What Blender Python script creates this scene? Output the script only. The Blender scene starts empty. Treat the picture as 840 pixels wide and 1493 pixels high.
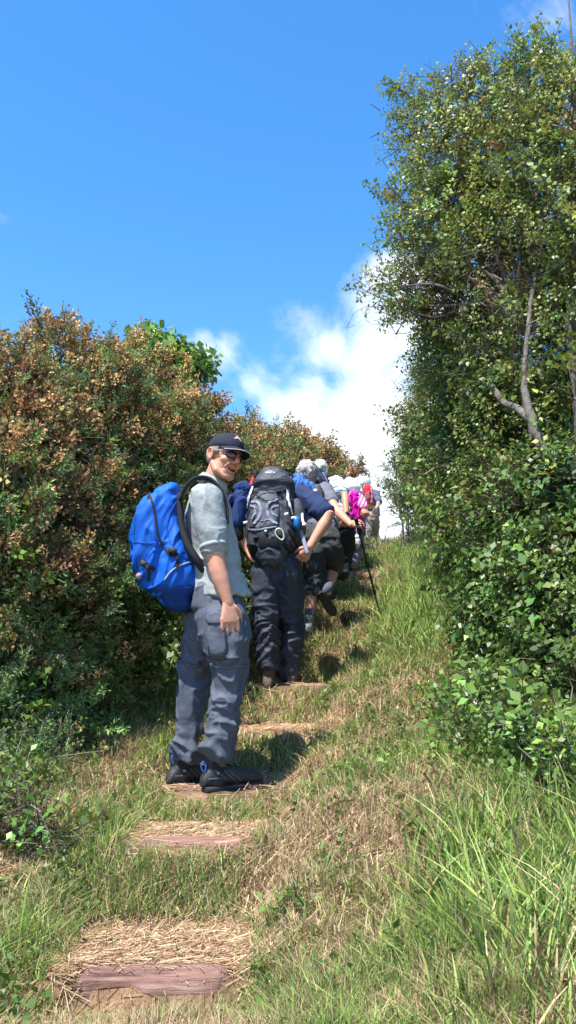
import bpy, bmesh, math, random
import numpy as np
from mathutils import Vector
from mathutils.bvhtree import BVHTree
R = math.radians
rng = np.random.default_rng(7)
random.seed(7)
SC = bpy.context.scene
COL = SC.collection

# ---------------------------------------------------------------- camera
PITCH = R(12.0)
FPX = 1244.0
cam_d = bpy.data.cameras.new('camera'); cam = bpy.data.objects.new('camera', cam_d); COL.objects.link(cam)
cam_d.sensor_fit = 'VERTICAL'; cam_d.sensor_height = 36; cam_d.lens = 36 * FPX / 1493
cam_d.clip_start = .05; cam_d.clip_end = 5000
cam.location = (0, 0, 0); cam.rotation_euler = (R(90) + PITCH, 0, 0)
SC.camera = cam
SC.render.engine = 'CYCLES'
SC.cycles.use_denoising = True
SC.cycles.max_bounces = 6; SC.cycles.transparent_max_bounces = 6
SC.view_settings.view_transform = 'Standard'; SC.view_settings.look = 'None'
SC.view_settings.exposure = 1.15; SC.view_settings.gamma = 1

def P(px, py, Y):
    """a point of the place at ground distance Y in front of the photographer"""
    u = (px - 420) / FPX; v = (746.5 - py) / FPX
    d = np.array([u, math.cos(PITCH) - v * math.sin(PITCH), math.sin(PITCH) + v * math.cos(PITCH)])
    return d * (Y / d[1])

# ---------------------------------------------------------------- world
SUN_DIR = Vector((-.29, -.33, .90)).normalized()
w = bpy.data.worlds.new('World'); SC.world = w; w.use_nodes = True
nt = w.node_tree; N = nt.nodes; L = nt.links; N.clear()
def nn(nt, t, **k):
    n = nt.nodes.new(t)
    for a, b in k.items(): setattr(n, a, b)
    return n
out = nn(nt, 'ShaderNodeOutputWorld'); bg = nn(nt, 'ShaderNodeBackground'); bg.inputs[1].default_value = .135
sky = nn(nt, 'ShaderNodeTexSky', sky_type='NISHITA', sun_disc=False)
sky.sun_elevation = math.asin(SUN_DIR.z); sky.sun_rotation = math.atan2(SUN_DIR.x, SUN_DIR.y)
sky.air_density = 1.0; sky.dust_density = .2; sky.ozone_density = 3.0
hsv = nn(nt, 'ShaderNodeHueSaturation'); hsv.inputs['Saturation'].default_value = 1.29; hsv.inputs['Value'].default_value = 1.12
tc = nn(nt, 'ShaderNodeTexCoord')
L.new(sky.outputs[0], hsv.inputs['Color'])
def mth(op, a, b=None, clamp=False):
    m = nn(nt, 'ShaderNodeMath', operation=op); m.use_clamp = clamp
    for i, x in enumerate((a, b)):
        if x is None: continue
        if isinstance(x, (int, float)): m.inputs[i].default_value = x
        else: L.new(x, m.inputs[i])
    return m.outputs[0]
nz = nn(nt, 'ShaderNodeTexNoise'); nz.inputs['Scale'].default_value = 9; nz.inputs['Detail'].default_value = 7
nz.inputs['Roughness'].default_value = .56; nz.inputs['Distortion'].default_value = .3
L.new(tc.outputs['Generated'], nz.inputs['Vector'])
bias = None
for (px, py, rad, k) in [(565, 400, .085, .95), (600, 470, .14, 1.1), (560, 520, .12, 1.0), (475, 500, .09, .85), (540, 640, .14, 1.2), (325, 520, .08, .66),
                         (430, 600, .13, .86), (375, 570, .10, .66), (620, 700, .2, 1.2), (470, 700, .13, 1.0), (800, 20, .12, .38), (560, 780, .16, 1.2)]:
    c = P(px, py, 1.0); c = c / np.linalg.norm(c)
    vm = nn(nt, 'ShaderNodeVectorMath', operation='DISTANCE'); L.new(tc.outputs['Generated'], vm.inputs[0]); vm.inputs[1].default_value = tuple(c)
    s = mth('MULTIPLY', vm.outputs['Value'], -1 / rad); s = mth('ADD', s, 1.0, True)
    s = mth('MULTIPLY', mth('SMOOTH_MIN', s, 1.0), k)
    bias = s if bias is None else mth('MAXIMUM', bias, s)
den = mth('ADD', mth('MULTIPLY', mth('SUBTRACT', nz.outputs[0], .5), 2.3), mth('SUBTRACT', mth('MULTIPLY', bias, 1.25), .46))
mr = nn(nt, 'ShaderNodeMapRange', interpolation_type='SMOOTHSTEP'); L.new(den, mr.inputs[0])
mr.inputs[1].default_value = -.14; mr.inputs[2].default_value = .62
nz2 = nn(nt, 'ShaderNodeTexNoise'); nz2.inputs['Scale'].default_value = 14; nz2.inputs['Detail'].default_value = 5
L.new(tc.outputs['Generated'], nz2.inputs['Vector'])
cr = nn(nt, 'ShaderNodeValToRGB'); L.new(nz2.outputs[0], cr.inputs[0])
cr.color_ramp.elements[0].position = .3; cr.color_ramp.elements[0].color = (3.6, 4.1, 4.8, 1)
cr.color_ramp.elements[1].position = .6; cr.color_ramp.elements[1].color = (4.8, 5.0, 5.3, 1)
mx = nn(nt, 'ShaderNodeMix', data_type='RGBA'); L.new(mr.outputs[0], mx.inputs[0]); L.new(hsv.outputs[0], mx.inputs[6]); L.new(cr.outputs[0], mx.inputs[7])
L.new(mx.outputs[2], bg.inputs[0]); L.new(bg.outputs[0], out.inputs[0])

sd = bpy.data.lights.new('sun', 'SUN'); sd.energy = 4.8; sd.angle = R(.5); sd.color = (1, .95, .87)
sun = bpy.data.objects.new('sun', sd); COL.objects.link(sun)
sun.rotation_euler = SUN_DIR.to_track_quat('Z', 'Y').to_euler(); sun.location = (-5, -3, 9)

# ---------------------------------------------------------------- numeric helpers
def vnoise(p, f=1.0, seed=0):
    p = np.asarray(p, float) * f + seed * 17.31
    i = np.floor(p).astype(np.int64); t = p - i; t = t * t * (3 - 2 * t)
    def h(a):
        n = (a[..., 0] * 73856093) ^ (a[..., 1] * 19349663) ^ (a[..., 2] * 83492791) ^ (seed * 2654435)
        n = (n ^ (n >> 13)) * 1274126177 & 0x7fffffff
        n = (n ^ (n >> 16)) & 0xffffff
        return n / 8388607.5 - 1
    r = 0
    for dx in (0, 1):
        for dy in (0, 1):
            for dz in (0, 1):
                wt = (t[..., 0] if dx else 1 - t[..., 0]) * (t[..., 1] if dy else 1 - t[..., 1]) * (t[..., 2] if dz else 1 - t[..., 2])
                r = r + wt * h(i + np.array([dx, dy, dz]))
    return r
def fbm(p, f=1.0, seed=0, o=3):
    return sum(vnoise(p, f * 2 ** k, seed + k) * .5 ** k for k in range(o))
def nrm(v): v = np.asarray(v, float); return v / (np.linalg.norm(v, axis=-1, keepdims=True) + 1e-12)
def A(*a): return np.array(a, float)

# ---------------------------------------------------------------- materials
MATS = {}
def mat(name, col, rough=.85, noise=.12, scale=30, bump=0, bscale=200, attr=False, trans=0, spec=.3, metal=0, sheen=0):
    if name in MATS: return MATS[name]
    m = bpy.data.materials.new(name); m.use_nodes = True; t = m.node_tree; b = t.nodes['Principled BSDF']
    b.inputs['Roughness'].default_value = rough; b.inputs['Specular IOR Level'].default_value = spec; b.inputs['Metallic'].default_value = metal
    if sheen: b.inputs['Sheen Weight'].default_value = sheen
    g = nn(t, 'ShaderNodeTexCoord')
    if attr:
        a = nn(t, 'ShaderNodeAttribute', attribute_name='col'); src = a.outputs['Color']
    else:
        r = nn(t, 'ShaderNodeRGB'); r.outputs[0].default_value = (*col, 1); src = r.outputs[0]
    nz = nn(t, 'ShaderNodeTexNoise'); nz.inputs['Scale'].default_value = scale; nz.inputs['Detail'].default_value = 4
    t.links.new(g.outputs['Object'], nz.inputs['Vector'])
    mr = nn(t, 'ShaderNodeMapRange'); mr.inputs[1].default_value = .3; mr.inputs[2].default_value = .7
    mr.inputs[3].default_value = 1 - noise; mr.inputs[4].default_value = 1 + noise; t.links.new(nz.outputs[0], mr.inputs[0])
    vm = nn(t, 'ShaderNodeVectorMath', operation='SCALE'); t.links.new(src, vm.inputs[0]); t.links.new(mr.outputs[0], vm.inputs['Scale'])
    t.links.new(vm.outputs[0], b.inputs['Base Color'])
    if bump:
        n2 = nn(t, 'ShaderNodeTexNoise'); n2.inputs['Scale'].default_value = bscale; n2.inputs['Detail'].default_value = 3
        t.links.new(g.outputs['Object'], n2.inputs['Vector'])
        bp = nn(t, 'ShaderNodeBump'); bp.inputs['Strength'].default_value = bump; bp.inputs['Distance'].default_value = .01
        t.links.new(n2.outputs[0], bp.inputs['Height']); t.links.new(bp.outputs[0], b.inputs['Normal'])
    if trans:
        tl = nn(t, 'ShaderNodeBsdfTranslucent'); mx = nn(t, 'ShaderNodeMixShader'); mx.inputs[0].default_value = trans
        t.links.new(vm.outputs[0], tl.inputs[0]); t.links.new(b.outputs[0], mx.inputs[1]); t.links.new(tl.outputs[0], mx.inputs[2])
        t.links.new(mx.outputs[0], t.nodes['Material Output'].inputs[0])
    MATS[name] = m; return m
LEAF = mat('leaf', None, .45, .05, 3, attr=True, trans=.32, spec=.5)
NEEDLE = mat('needle', None, .75, .05, 3, attr=True, trans=.18, spec=.15)
GRASS = mat('grass_blade', None, .6, .05, 3, attr=True, trans=.3, spec=.3)
BARK = mat('bark', (.16, .14, .12), .95, .35, 18, bump=.8, bscale=40)

# ---------------------------------------------------------------- object helpers
def tag(o, label=None, cat=None, group=None, kind=None):
    if label: o['label'] = label
    if cat: o['category'] = cat
    if group: o['group'] = group
    if kind: o['kind'] = kind
    return o
def empty(name, loc, label, cat, group=None):
    o = bpy.data.objects.new(name, None); COL.objects.link(o); o.location = tuple(loc); o.empty_display_size = .1
    tag(o, label, cat, group); return o
def link(name, me, material, parent=None):
    o = bpy.data.objects.new(name, me); COL.objects.link(o)
    if material: me.materials.append(material)
    if parent: o.parent = parent
    return o
def mesh(name, V, F, material, parent=None, col=None, smooth=True, origin=None):
    """V world coordinates (n,3); F uniform array or list of polygons"""
    V = np.asarray(V, float)
    if parent is not None:
        q = parent; off = np.zeros(3)
        while q is not None: off = off + np.array(q.location); q = q.parent
    else:
        off = np.array(origin if origin is not None else (0, 0, 0), float)
    me = bpy.data.meshes.new(name)
    if isinstance(F, np.ndarray):
        n = len(V); m, k = F.shape
        me.vertices.add(n); me.vertices.foreach_set('co', (V - off).astype(np.float32).ravel())
        me.loops.add(m * k); me.loops.foreach_set('vertex_index', F.astype(np.int32).ravel())
        me.polygons.add(m); me.polygons.foreach_set('loop_start', (np.arange(m) * k).astype(np.int32))
        me.update(calc_edges=True)
    else:
        me.from_pydata([tuple(v) for v in (V - off)], [], [tuple(f) for f in F]); me.update()
    if smooth: me.polygons.foreach_set('use_smooth', np.ones(len(me.polygons), bool))
    if col is not None:
        c = np.ones((len(V), 4), np.float32); c[:, :3] = col
        a = me.color_attributes.new('col', 'FLOAT_COLOR', 'POINT'); a.data.foreach_set('color', c.ravel())
    o = link(name, me, material, parent)
    if parent is None: o.location = tuple(off)
    return o

def ring(c, a, b, n=20, p=2.0):
    t = np.arange(n) * 2 * math.pi / n
    ct, st = np.cos(t), np.sin(t)
    x = np.sign(ct) * np.abs(ct) ** (2 / p); y = np.sign(st) * np.abs(st) ** (2 / p)
    return np.asarray(c)[None] + x[:, None] * np.asarray(a)[None] + y[:, None] * np.asarray(b)[None]
def loft(secs, n=20, p=2.0, round_ends=True):
    """secs: list of (centre, axisA, axisB) -> closed V, F(list)"""
    secs = [tuple(np.asarray(x, float) for x in s) for s in secs]
    if round_ends:
        def cap(s, s2):
            d = nrm(s[0] - s2[0]); r = min(np.linalg.norm(s[1]), np.linalg.norm(s[2]))
            return [(s[0] + d * r * .5, s[1] * .86, s[2] * .86), (s[0] + d * r * .85, s[1] * .5, s[2] * .5)]
        e0 = cap(secs[0], secs[1]); e1 = cap(secs[-1], secs[-2])
        secs = [e0[1], e0[0]] + secs + e1
    V = [ring(*s, n=n, p=p) for s in secs]; m = len(V); V = np.concatenate(V)
    F = []
    for i in range(m - 1):
        for j in range(n):
            k = (j + 1) % n
            F.append((i * n + j, i * n + k, (i + 1) * n + k, (i + 1) * n + j))
    V = np.concatenate([V, [secs[0][0], secs[-1][0]]])
    a, b = m * n, m * n + 1
    for j in range(n):
        k = (j + 1) % n
        F.append((k, j, a)); F.append(((m - 1) * n + j, (m - 1) * n + k, b))
    return V, F
def tube(pts, radii, n=14, ref=None, flat=1.0, ends=True, sub=0):
    """tapered tube through pts. flat scales the axis along ref"""
    pts = [np.asarray(p, float) for p in pts]
    if np.isscalar(radii): radii = [radii] * len(pts)
    if sub:
        T = np.linspace(0, len(pts) - 1, (len(pts) - 1) * sub + 1)
        pts, radii = catmull(pts, T), np.interp(T, range(len(radii)), radii)
    secs = []
    prev = None
    for i, p in enumerate(pts):
        d = nrm((pts[min(i + 1, len(pts) - 1)] - pts[max(i - 1, 0)]))
        if ref is not None: a = np.asarray(ref, float)
        elif prev is not None: a = prev
        else: a = A(0, 0, 1) if abs(d[2]) < .9 else A(1, 0, 0)
        a = nrm(a - d * np.dot(a, d)); prev = a
        b = np.cross(d, a)
        secs.append((p, a * radii[i] * flat, b * radii[i]))
    return loft(secs, n=n, round_ends=ends)
def catmull(pts, T):
    pts = np.array(pts, float); n = len(pts); o = []
    for t in T:
        i = min(int(t), n - 2); f = t - i
        p0, p1, p2, p3 = pts[max(i - 1, 0)], pts[i], pts[i + 1], pts[min(i + 2, n - 1)]
        o.append(.5 * (2 * p1 + (p2 - p0) * f + (2 * p0 - 5 * p1 + 4 * p2 - p3) * f * f + (3 * p1 - p0 - 3 * p2 + p3) * f ** 3))
    return o
def ell(c, ax, ay=None, az=None, n=20, m=12):
    """ellipsoid with axis vectors"""
    if ay is None: r = ax; ax, ay, az = A(r, 0, 0), A(0, r, 0), A(0, 0, r)
    V = [np.asarray(c) + np.asarray(az)]; F = []
    for i in range(1, m):
        a = math.pi * i / m
        V += list(ring(np.asarray(c) + np.asarray(az) * math.cos(a), np.asarray(ax) * math.sin(a), np.asarray(ay) * math.sin(a), n))
    V.append(np.asarray(c) - np.asarray(az))
    for j in range(n):
        F.append((0, 1 + j, 1 + (j + 1) % n))
        for i in range(m - 2):
            a = 1 + i * n
            F.append((a + j, a + n + j, a + n + (j + 1) % n, a + (j + 1) % n))
        a = 1 + (m - 2) * n
        F.append((a + (j + 1) % n, a + j, len(V) - 1))
    return np.array(V), F
def box(c, x, y, z):
    c, x, y, z = (np.asarray(q, float) for q in (c, x, y, z))
    V = [c + i * x + j * y + k * z for i in (-1, 1) for j in (-1, 1) for k in (-1, 1)]
    return np.array(V), [(0, 1, 3, 2), (4, 6, 7, 5), (0, 4, 5, 1), (2, 3, 7, 6), (0, 2, 6, 4), (1, 5, 7, 3)]
def join(parts):
    V = []; F = []; o = 0
    for v, f in parts:
        V.append(np.asarray(v)); F += [tuple(int(i) + o for i in q) for q in f]; o += len(v)
    return np.concatenate(V), F
def remesh(name, parts, voxel, smooth, material, parent, post=None, colf=None, keep=True):
    V, F = join(parts)
    me = bpy.data.meshes.new('tmp'); me.from_pydata([tuple(v) for v in V], [], F)
    o = bpy.data.objects.new('tmp', me); COL.objects.link(o)
    m = o.modifiers.new('r', 'REMESH'); m.mode = 'VOXEL'; m.voxel_size = voxel; m.adaptivity = 0
    if smooth:
        s = o.modifiers.new('s', 'SMOOTH'); s.iterations = smooth; s.factor = .5
    dg = bpy.context.evaluated_depsgraph_get(); ev = o.evaluated_get(dg); em = ev.to_mesh()
    n = len(em.vertices); co = np.empty(n * 3, np.float32); em.vertices.foreach_get('co', co); co = co.reshape(-1, 3).astype(float)
    no = np.empty(n * 3, np.float32); em.vertices.foreach_get('normal', no); no = no.reshape(-1, 3)
    F = [tuple(p.vertices) for p in em.polygons]
    ev.to_mesh_clear(); bpy.data.objects.remove(o); bpy.data.meshes.remove(me)
    if post is not None: co = post(co, no)
    col = colf(co) if colf is not None else None
    return mesh(name, co, F, material, parent, col=col)

# ================================================================ GROUND
CT = [(150, 1900, 0.9), (205, 1560, 2.0), (220, 1432, 2.6), (275, 1238, 3.42), (318, 1157, 4.22), (385, 1072, 5.1), (425, 1004, 6.0), (450, 930, 7.3), (480, 885, 8.5), (508, 845, 10.0),
      (525, 815, 11.8), (545, 790, 13.6)]
CP = np.array([P(*c) for c in CT]); CP[0] = (-.35, 0.2, CP[1][2] - .5)
cy = np.concatenate([[-40, -8], CP[:, 1], [15.2, 18, 40, 120, 1500]])
cz = np.concatenate([[-4, -2.6], CP[:, 2], [CP[-1, 2] + .02, CP[-1, 2] - .3, CP[-1, 2] - 4, -8, -8]])
cx = np.concatenate([[-.5, -.5], CP[:, 0], [CP[-1, 0] + .15, 1.8, 3, 3, 3]])
print('path', [tuple(round(float(q), 2) for q in c) for c in CP])
LOGS = CP[2:9]
FEET = [P(*q) for q in ((270, 1153, 4.38), (335, 1157, 4.2), (300, 1155, 4.2), (355, 1155, 4.25), (391, 1009, 5.98), (428, 1002, 6.1), (450, 925, 7.4), (485, 885, 7.5), (494, 841, 8.8), (510, 829, 10.6))]
def path_x(y): return np.interp(y, cy, cx)
def path_z(y): return np.interp(y, cy, cz)
def step_z(y):
    """stepped profile: level treads and steep grassy risers"""
    z = path_z(y).copy()
    for i in range(len(LOGS) - 1):
        y0, y1 = LOGS[i][1], LOGS[i + 1][1]; z0, z1 = LOGS[i][2], LOGS[i + 1][2]
        t = (y - y0) / (y1 - y0); m = (t >= 0) & (t < 1)
        s = np.clip((t - .58) / .36, 0, 1); s = s * s * (3 - 2 * s)
        zz = z0 + .02 * t + (z1 - z0) * s
        z = np.where(m, zz, z)
    t = LOGS[0][1] + .02 - y
    return np.where(t > 0, z - .10 * np.clip(t / .05, 0, 1) * np.clip(1 - t / .5, 0, 1), z)
def ground_z(x, y, rough=True):
    x = np.asarray(x, float); y = np.asarray(y, float)
    dx = x - path_x(y)
    near = (y > LOGS[0][1] - .6) & (y < LOGS[-1][1])
    k = np.clip((np.abs(dx + 0.02) - .26) / .16, 0, 1); k = k * k * (3 - 2 * k)
    zp = np.where(near, step_z(y) * (1 - k) + (path_z(y) + .02) * k, path_z(y))
    rgt = np.clip(dx - .35, 0, 2.6); lft = np.clip(-dx - .4, 0, 2.0)
    z = zp + rgt * .30 * np.clip((17 - y) / 4, .2, 1) + lft * .16
    z = z - .05 * np.clip(np.abs(dx) - 5, 0, 100) * .3
    if rough:
        p = np.stack([x, y, 0 * x], -1)
        loc = np.clip(1 - np.abs(y - 8) / 30, 0, 1) * (0.25 + .75 * k)
        z = z + loc * (.05 * fbm(p, 1.3, 3) + .018 * fbm(p, 6, 5))
    return z
def axis(segs):
    o = []
    for a, b, s in segs: o += list(np.arange(a, b, s))
    return np.array(o + [segs[-1][1]])
def G(px, py, up=0.0):
    """where the sight line meets the ground"""
    for Y in np.arange(1.8, 18, .01):
        q = P(px, py, Y)
        if float(ground_z(q[0:1], q[1:2])[0]) > q[2]: break
    return q + A(0, 0, up)
gx = axis([(-600, -60, 60), (-60, -10, 6), (-10, -3, .5), (-3, 3, .035), (3, 10, .4), (10, 60, 5), (60, 600, 60)])
gy = axis([(-300, -40, 40), (-40, -4, 3), (-4, 1.6, .3), (1.6, 7, .03), (7, 17, .06), (17, 60, 2), (60, 1500, 60)])
GX, GY = np.meshgrid(gx, gy); GZ = ground_z(GX.ravel(), GY.ravel())
nx = len(gx); ny = len(gy)
idx = np.arange(nx * ny).reshape(ny, nx)
GF = np.stack([idx[:-1, :-1], idx[:-1, 1:], idx[1:, 1:], idx[1:, :-1]], -1).reshape(-1, 4)
gm = bpy.data.materials.new('earth_and_thatch'); gm.use_nodes = True; t = gm.node_tree; b = t.nodes['Principled BSDF']; b.inputs['Roughness'].default_value = .95; b.inputs['Specular IOR Level'].default_value = .1
g = nn(t, 'ShaderNodeTexCoord'); n1 = nn(t, 'ShaderNodeTexNoise'); n1.inputs['Scale'].default_value = 3; n1.inputs['Detail'].default_value = 9; n1.inputs['Roughness'].default_value = .7
t.links.new(g.outputs['Object'], n1.inputs['Vector'])
r = nn(t, 'ShaderNodeValToRGB'); t.links.new(n1.outputs[0], r.inputs[0]); e = r.color_ramp.elements
e[0].position = .35; e[0].color = (.035, .045, .014, 1); e[1].position = .7; e[1].color = (.36, .23, .14, 1)
q = e.new(.5); q.color = (.19, .12, .07, 1)
n2 = nn(t, 'ShaderNodeTexNoise'); n2.inputs['Scale'].default_value = 60; n2.inputs['Detail'].default_value = 6
t.links.new(g.outputs['Object'], n2.inputs['Vector'])
bp = nn(t, 'ShaderNodeBump'); bp.inputs['Strength'].default_value = .8; bp.inputs['Distance'].default_value = .03; t.links.new(n2.outputs[0], bp.inputs['Height']); t.links.new(bp.outputs[0], b.inputs['Normal'])
t.links.new(r.outputs[0], b.inputs['Base Color'])
ground = mesh('ground', np.stack([GX.ravel(), GY.ravel(), GZ], -1), GF, gm); tag(ground, kind='structure')

# ---------------------------------------------------------------- timber steps
tm = bpy.data.materials.new('red_timber'); tm.use_nodes = True; t = tm.node_tree; b = t.nodes['Principled BSDF']; b.inputs['Roughness'].default_value = .85
g = nn(t, 'ShaderNodeTexCoord'); mp = nn(t, 'ShaderNodeMapping'); mp.inputs['Scale'].default_value = (3, 45, 45); t.links.new(g.outputs['Object'], mp.inputs[0])
n1 = nn(t, 'ShaderNodeTexNoise'); n1.inputs['Scale'].default_value = 1.3; n1.inputs['Detail'].default_value = 8; n1.inputs['Roughness'].default_value = .7; t.links.new(mp.outputs[0], n1.inputs['Vector'])
r = nn(t, 'ShaderNodeValToRGB'); t.links.new(n1.outputs[0], r.inputs[0]); e = r.color_ramp.elements
e[0].position = .33; e[0].color = (.035, .02, .016, 1); e[1].position = .76; e[1].color = (.42, .285, .23, 1); q = e.new(.5); q.color = (.23, .12, .09, 1)
bp = nn(t, 'ShaderNodeBump'); bp.inputs['Strength'].default_value = .8; bp.inputs['Distance'].default_value = .012; t.links.new(n1.outputs[0], bp.inputs['Height']); t.links.new(bp.outputs[0], b.inputs['Normal'])
t.links.new(r.outputs[0], b.inputs['Base Color'])
def log_step(c, length, label, thick=.05, dep=.06, seed=0, lift=0.0):
    nl, m = 60, 20; V = []
    for i in range(nl):
        s = i / (nl - 1) * 2 - 1
        th = np.arange(m) * 2 * math.pi / m
        ct, st = np.cos(th), np.sin(th)
        yy = np.sign(ct) * np.abs(ct) ** .55 * dep; zz = np.sign(st) * np.abs(st) ** .55 * thick
        end = 1 - max(0, abs(s) - .86 + .08 * math.sin(seed)) / .14 * .45
        pt = np.stack([np.full(m, s * length / 2), yy * end, zz * end], -1)
        nn_ = fbm(pt * A(4, 18, 18), 1, seed, 3) * .010 + fbm(pt * A(1.2, 6, 6), 1, seed + 5, 2) * .010
        crack = np.exp(-((zz / thick - .25 + .25 * math.sin(s * 3 + seed)) / .10) ** 2) * (vnoise(pt * A(5, 0, 0), 1, seed + 9) > -.35) * .014
        pt[:, 1:] *= (1 + (nn_ - crack)[:, None] / dep)
        V.append(pt)
    V = np.concatenate(V)
    F = [(i * m + j, i * m + (j + 1) % m, (i + 1) * m + (j + 1) % m, (i + 1) * m + j) for i in range(nl - 1) for j in range(m)]
    F += [tuple(range(m))[::-1], tuple(range((nl - 1) * m, nl * m))]
    o = mesh('timber_step', V, F, tm, None)
    slope = random.uniform(-.03, .03)
    o.location = (c[0], c[1] + dep, c[2] - thick + .012 + lift); o.rotation_euler = (R(random.uniform(-4, 4)), slope, random.uniform(-.05, .05))
    tag(o, label, 'timber step', 'timber edged steps up the path')
LL = [.44, .42, .38, .50, .50, .50, .44]
LB = ['long split reddish timber edging the lowest step at the bottom of the path', 'reddish timber step edge half buried in straw, next above the lowest one',
      'timber step edge right under the black boots of the man with the blue rucksack', 'reddish timber step edge with grass above and below, between the two nearest hikers',
      'worn pale step edge under the boots of the hiker with the dark grey rucksack', 'step edge under the grey shoe of the hiker in rolled trousers', 'reddish step edge highest up the path near the trekking pole tip']
for i, c in enumerate(LOGS):
    log_step(c, LL[i], LB[i], seed=i + 3, thick=.05, dep=.065, lift=.016 if i else .01)

# ================================================================ FOLIAGE
def merge_inst(templ, ids, pos, rot, scl, col, sub=400000):
    """numpy merging of template instances. templ: list of (V,F4,tcol) with tcol (nv,4): rgb multiplier, w=stem mix"""
    Vs, Fs, Cs = [], [], []; off = 0
    STEM = A(.10, .07, .045)
    for t, (V, F, tc) in enumerate(templ):
        s = np.nonzero(ids == t)[0]
        if not len(s): continue
        X = np.einsum('nij,vj->nvi', rot[s], V) * scl[s][:, None, None] + pos[s][:, None]
        C = col[s][:, None, :] * tc[None, :, :3]
        C = C * (1 - tc[None, :, 3:]) + STEM * tc[None, :, 3:]
        nv = len(V)
        Fn = F[None] + (np.arange(len(s)) * nv)[:, None, None] + off
        Vs.append(X.reshape(-1, 3)); Cs.append(C.reshape(-1, 3)); Fs.append(Fn.reshape(-1, F.shape[1])); off += nv * len(s)
    return np.concatenate(Vs), np.concatenate(Fs), np.concatenate(Cs)
def rots(d, r=None):
    """rotation matrices with local z along d, random roll"""
    r = r or rng
    d = nrm(d); n = len(d); a = nrm(r.normal(size=(n, 3))); a = nrm(a - d * np.sum(a * d, 1, keepdims=True)); b = np.cross(d, a)
    return np.stack([a, b, d], -1)
def kite(base, dirv, L_, W_, up, bend=.15):
    dirv = nrm(dirv); side = nrm(np.cross(dirv, up)); u2 = np.cross(side, dirv)
    return [base, base + dirv * L_ * .45 + side * W_ / 2 + u2 * L_ * bend, base + dirv * L_, base + dirv * L_ * .45 - side * W_ / 2 + u2 * L_ * bend]
def sprig(kind, r):
    V, C, F = [], [], []
    def add(q, c):
        k = len(V); V.extend(q); C.extend([c] * 4); F.append((k, k + 1, k + 2, k + 3))
    def stem(h, w_=.004):
        for s in (A(1, 0, 0), A(0, 1, 0)): add([s * -w_, s * w_, s * w_ * .4 + A(0, 0, h), -s * w_ * .4 + A(0, 0, h)], (1, 1, 1, 1))
    if kind == 'gorse':
        h = .15
        for i in range(34):
            z = h * (i / 34) ** .8; th = r.uniform(0, 6.28); tl = r.uniform(.5, 1.1)
            d = A(math.cos(th), math.sin(th), tl); v = r.uniform(.7, 1.35)
            add(kite(A(0, 0, z), d, r.uniform(.022, .04) * (1.1 - .5 * z / h), .0065, r.normal(size=3), 0), (v, v, v * .9, 0))
        for k in range(5):
            th = r.uniform(0, 6.28); z = r.uniform(.02, .09); ax = nrm(A(math.cos(th), math.sin(th), 1.1))
            for i in range(8):
                d = ax + r.normal(size=3) * .6; v = r.uniform(.8, 1.4)
                add(kite(A(0, 0, z) + ax * .008 * i, d, .022, .006, r.normal(size=3), 0), (v, v, v * .9, 0))
    elif kind == 'brown':
        stem(.10)
        for i in range(34):
            z = r.uniform(.02, .13); th = r.uniform(0, 6.28); rr = .018 * (1 - .4 * z / .13)
            d = A(math.cos(th), math.sin(th), r.uniform(-.1, 1.2)); v = r.uniform(.6, 1.4)
            add(kite(A(math.cos(th) * rr, math.sin(th) * rr, z), d, r.uniform(.015, .024), .015, r.normal(size=3), .2), (v, v * r.uniform(.85, 1.1), v * .9, 0))
    elif kind in ('haw', 'ivy', 'syc', 'bramble'):
        Ls, Ws, n, h = {'haw': (.030, .026, 13, .17), 'ivy': (.042, .038, 10, .16), 'syc': (.085, .085, 6, .22), 'bramble': (.05, .034, 10, .2)}[kind]
        stem(h, .0025)
        for i in range(n):
            z = h * (.12 + .9 * i / n); th = i * 2.4 + r.uniform(-.5, .5)
            d = A(math.cos(th), math.sin(th), r.uniform(-.1, .9)); v = r.uniform(.7, 1.3); y = r.uniform(.85, 1.2)
            b0 = A(0, 0, z) + nrm(d) * Ls * .35; f = r.uniform(.7, 1.2)
            up = A(0, 0, 1) + r.normal(size=3) * .45
            if kind == 'haw' or kind == 'ivy':
                add(kite(b0, d, Ls * f, Ws * f * .75, up, .12), (v * y, v, v * .85, 0))
                sd_ = nrm(np.cross(d, up)) * r.choice([-1, 1])
                add(kite(b0 + nrm(d) * Ls * .2, nrm(d) * .5 + sd_, Ls * f * .55, Ws * f * .4, up, .05), (v * y, v, v * .85, 0))
            else:
                add(kite(b0, d, Ls * f, Ws * f, up, .1), (v * y, v, v * .85, 0))
    elif kind == 'fill':
        for i in range(3):
            d = r.normal(size=3); v = r.uniform(.6, 1.1)
            add(kite(r.normal(size=3) * .03, d, .11, .09, r.normal(size=3), .1), (v, v, v, 0))
    elif kind == 'twig':
        for k in range(3):
            p = A(0, 0, 0.); d = nrm(A(*(r.normal(size=2) * .5), 1)); 
            for i in range(4):
                q = p + d * .06; s = nrm(np.cross(d, r.normal(size=3))) * .002
                add([p - s, p + s, q + s * .7, q - s * .7], (1, 1, 1, 1)); p = q; d = nrm(d + r.normal(size=3) * .35)
    return np.array(V), np.array(F), np.array(C)
TR = np.random.default_rng(3)
TPL = {k: [sprig(k, TR) for _ in range(7)] for k in ('gorse', 'brown', 'haw', 'ivy', 'syc', 'bramble', 'fill', 'twig')}

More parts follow.
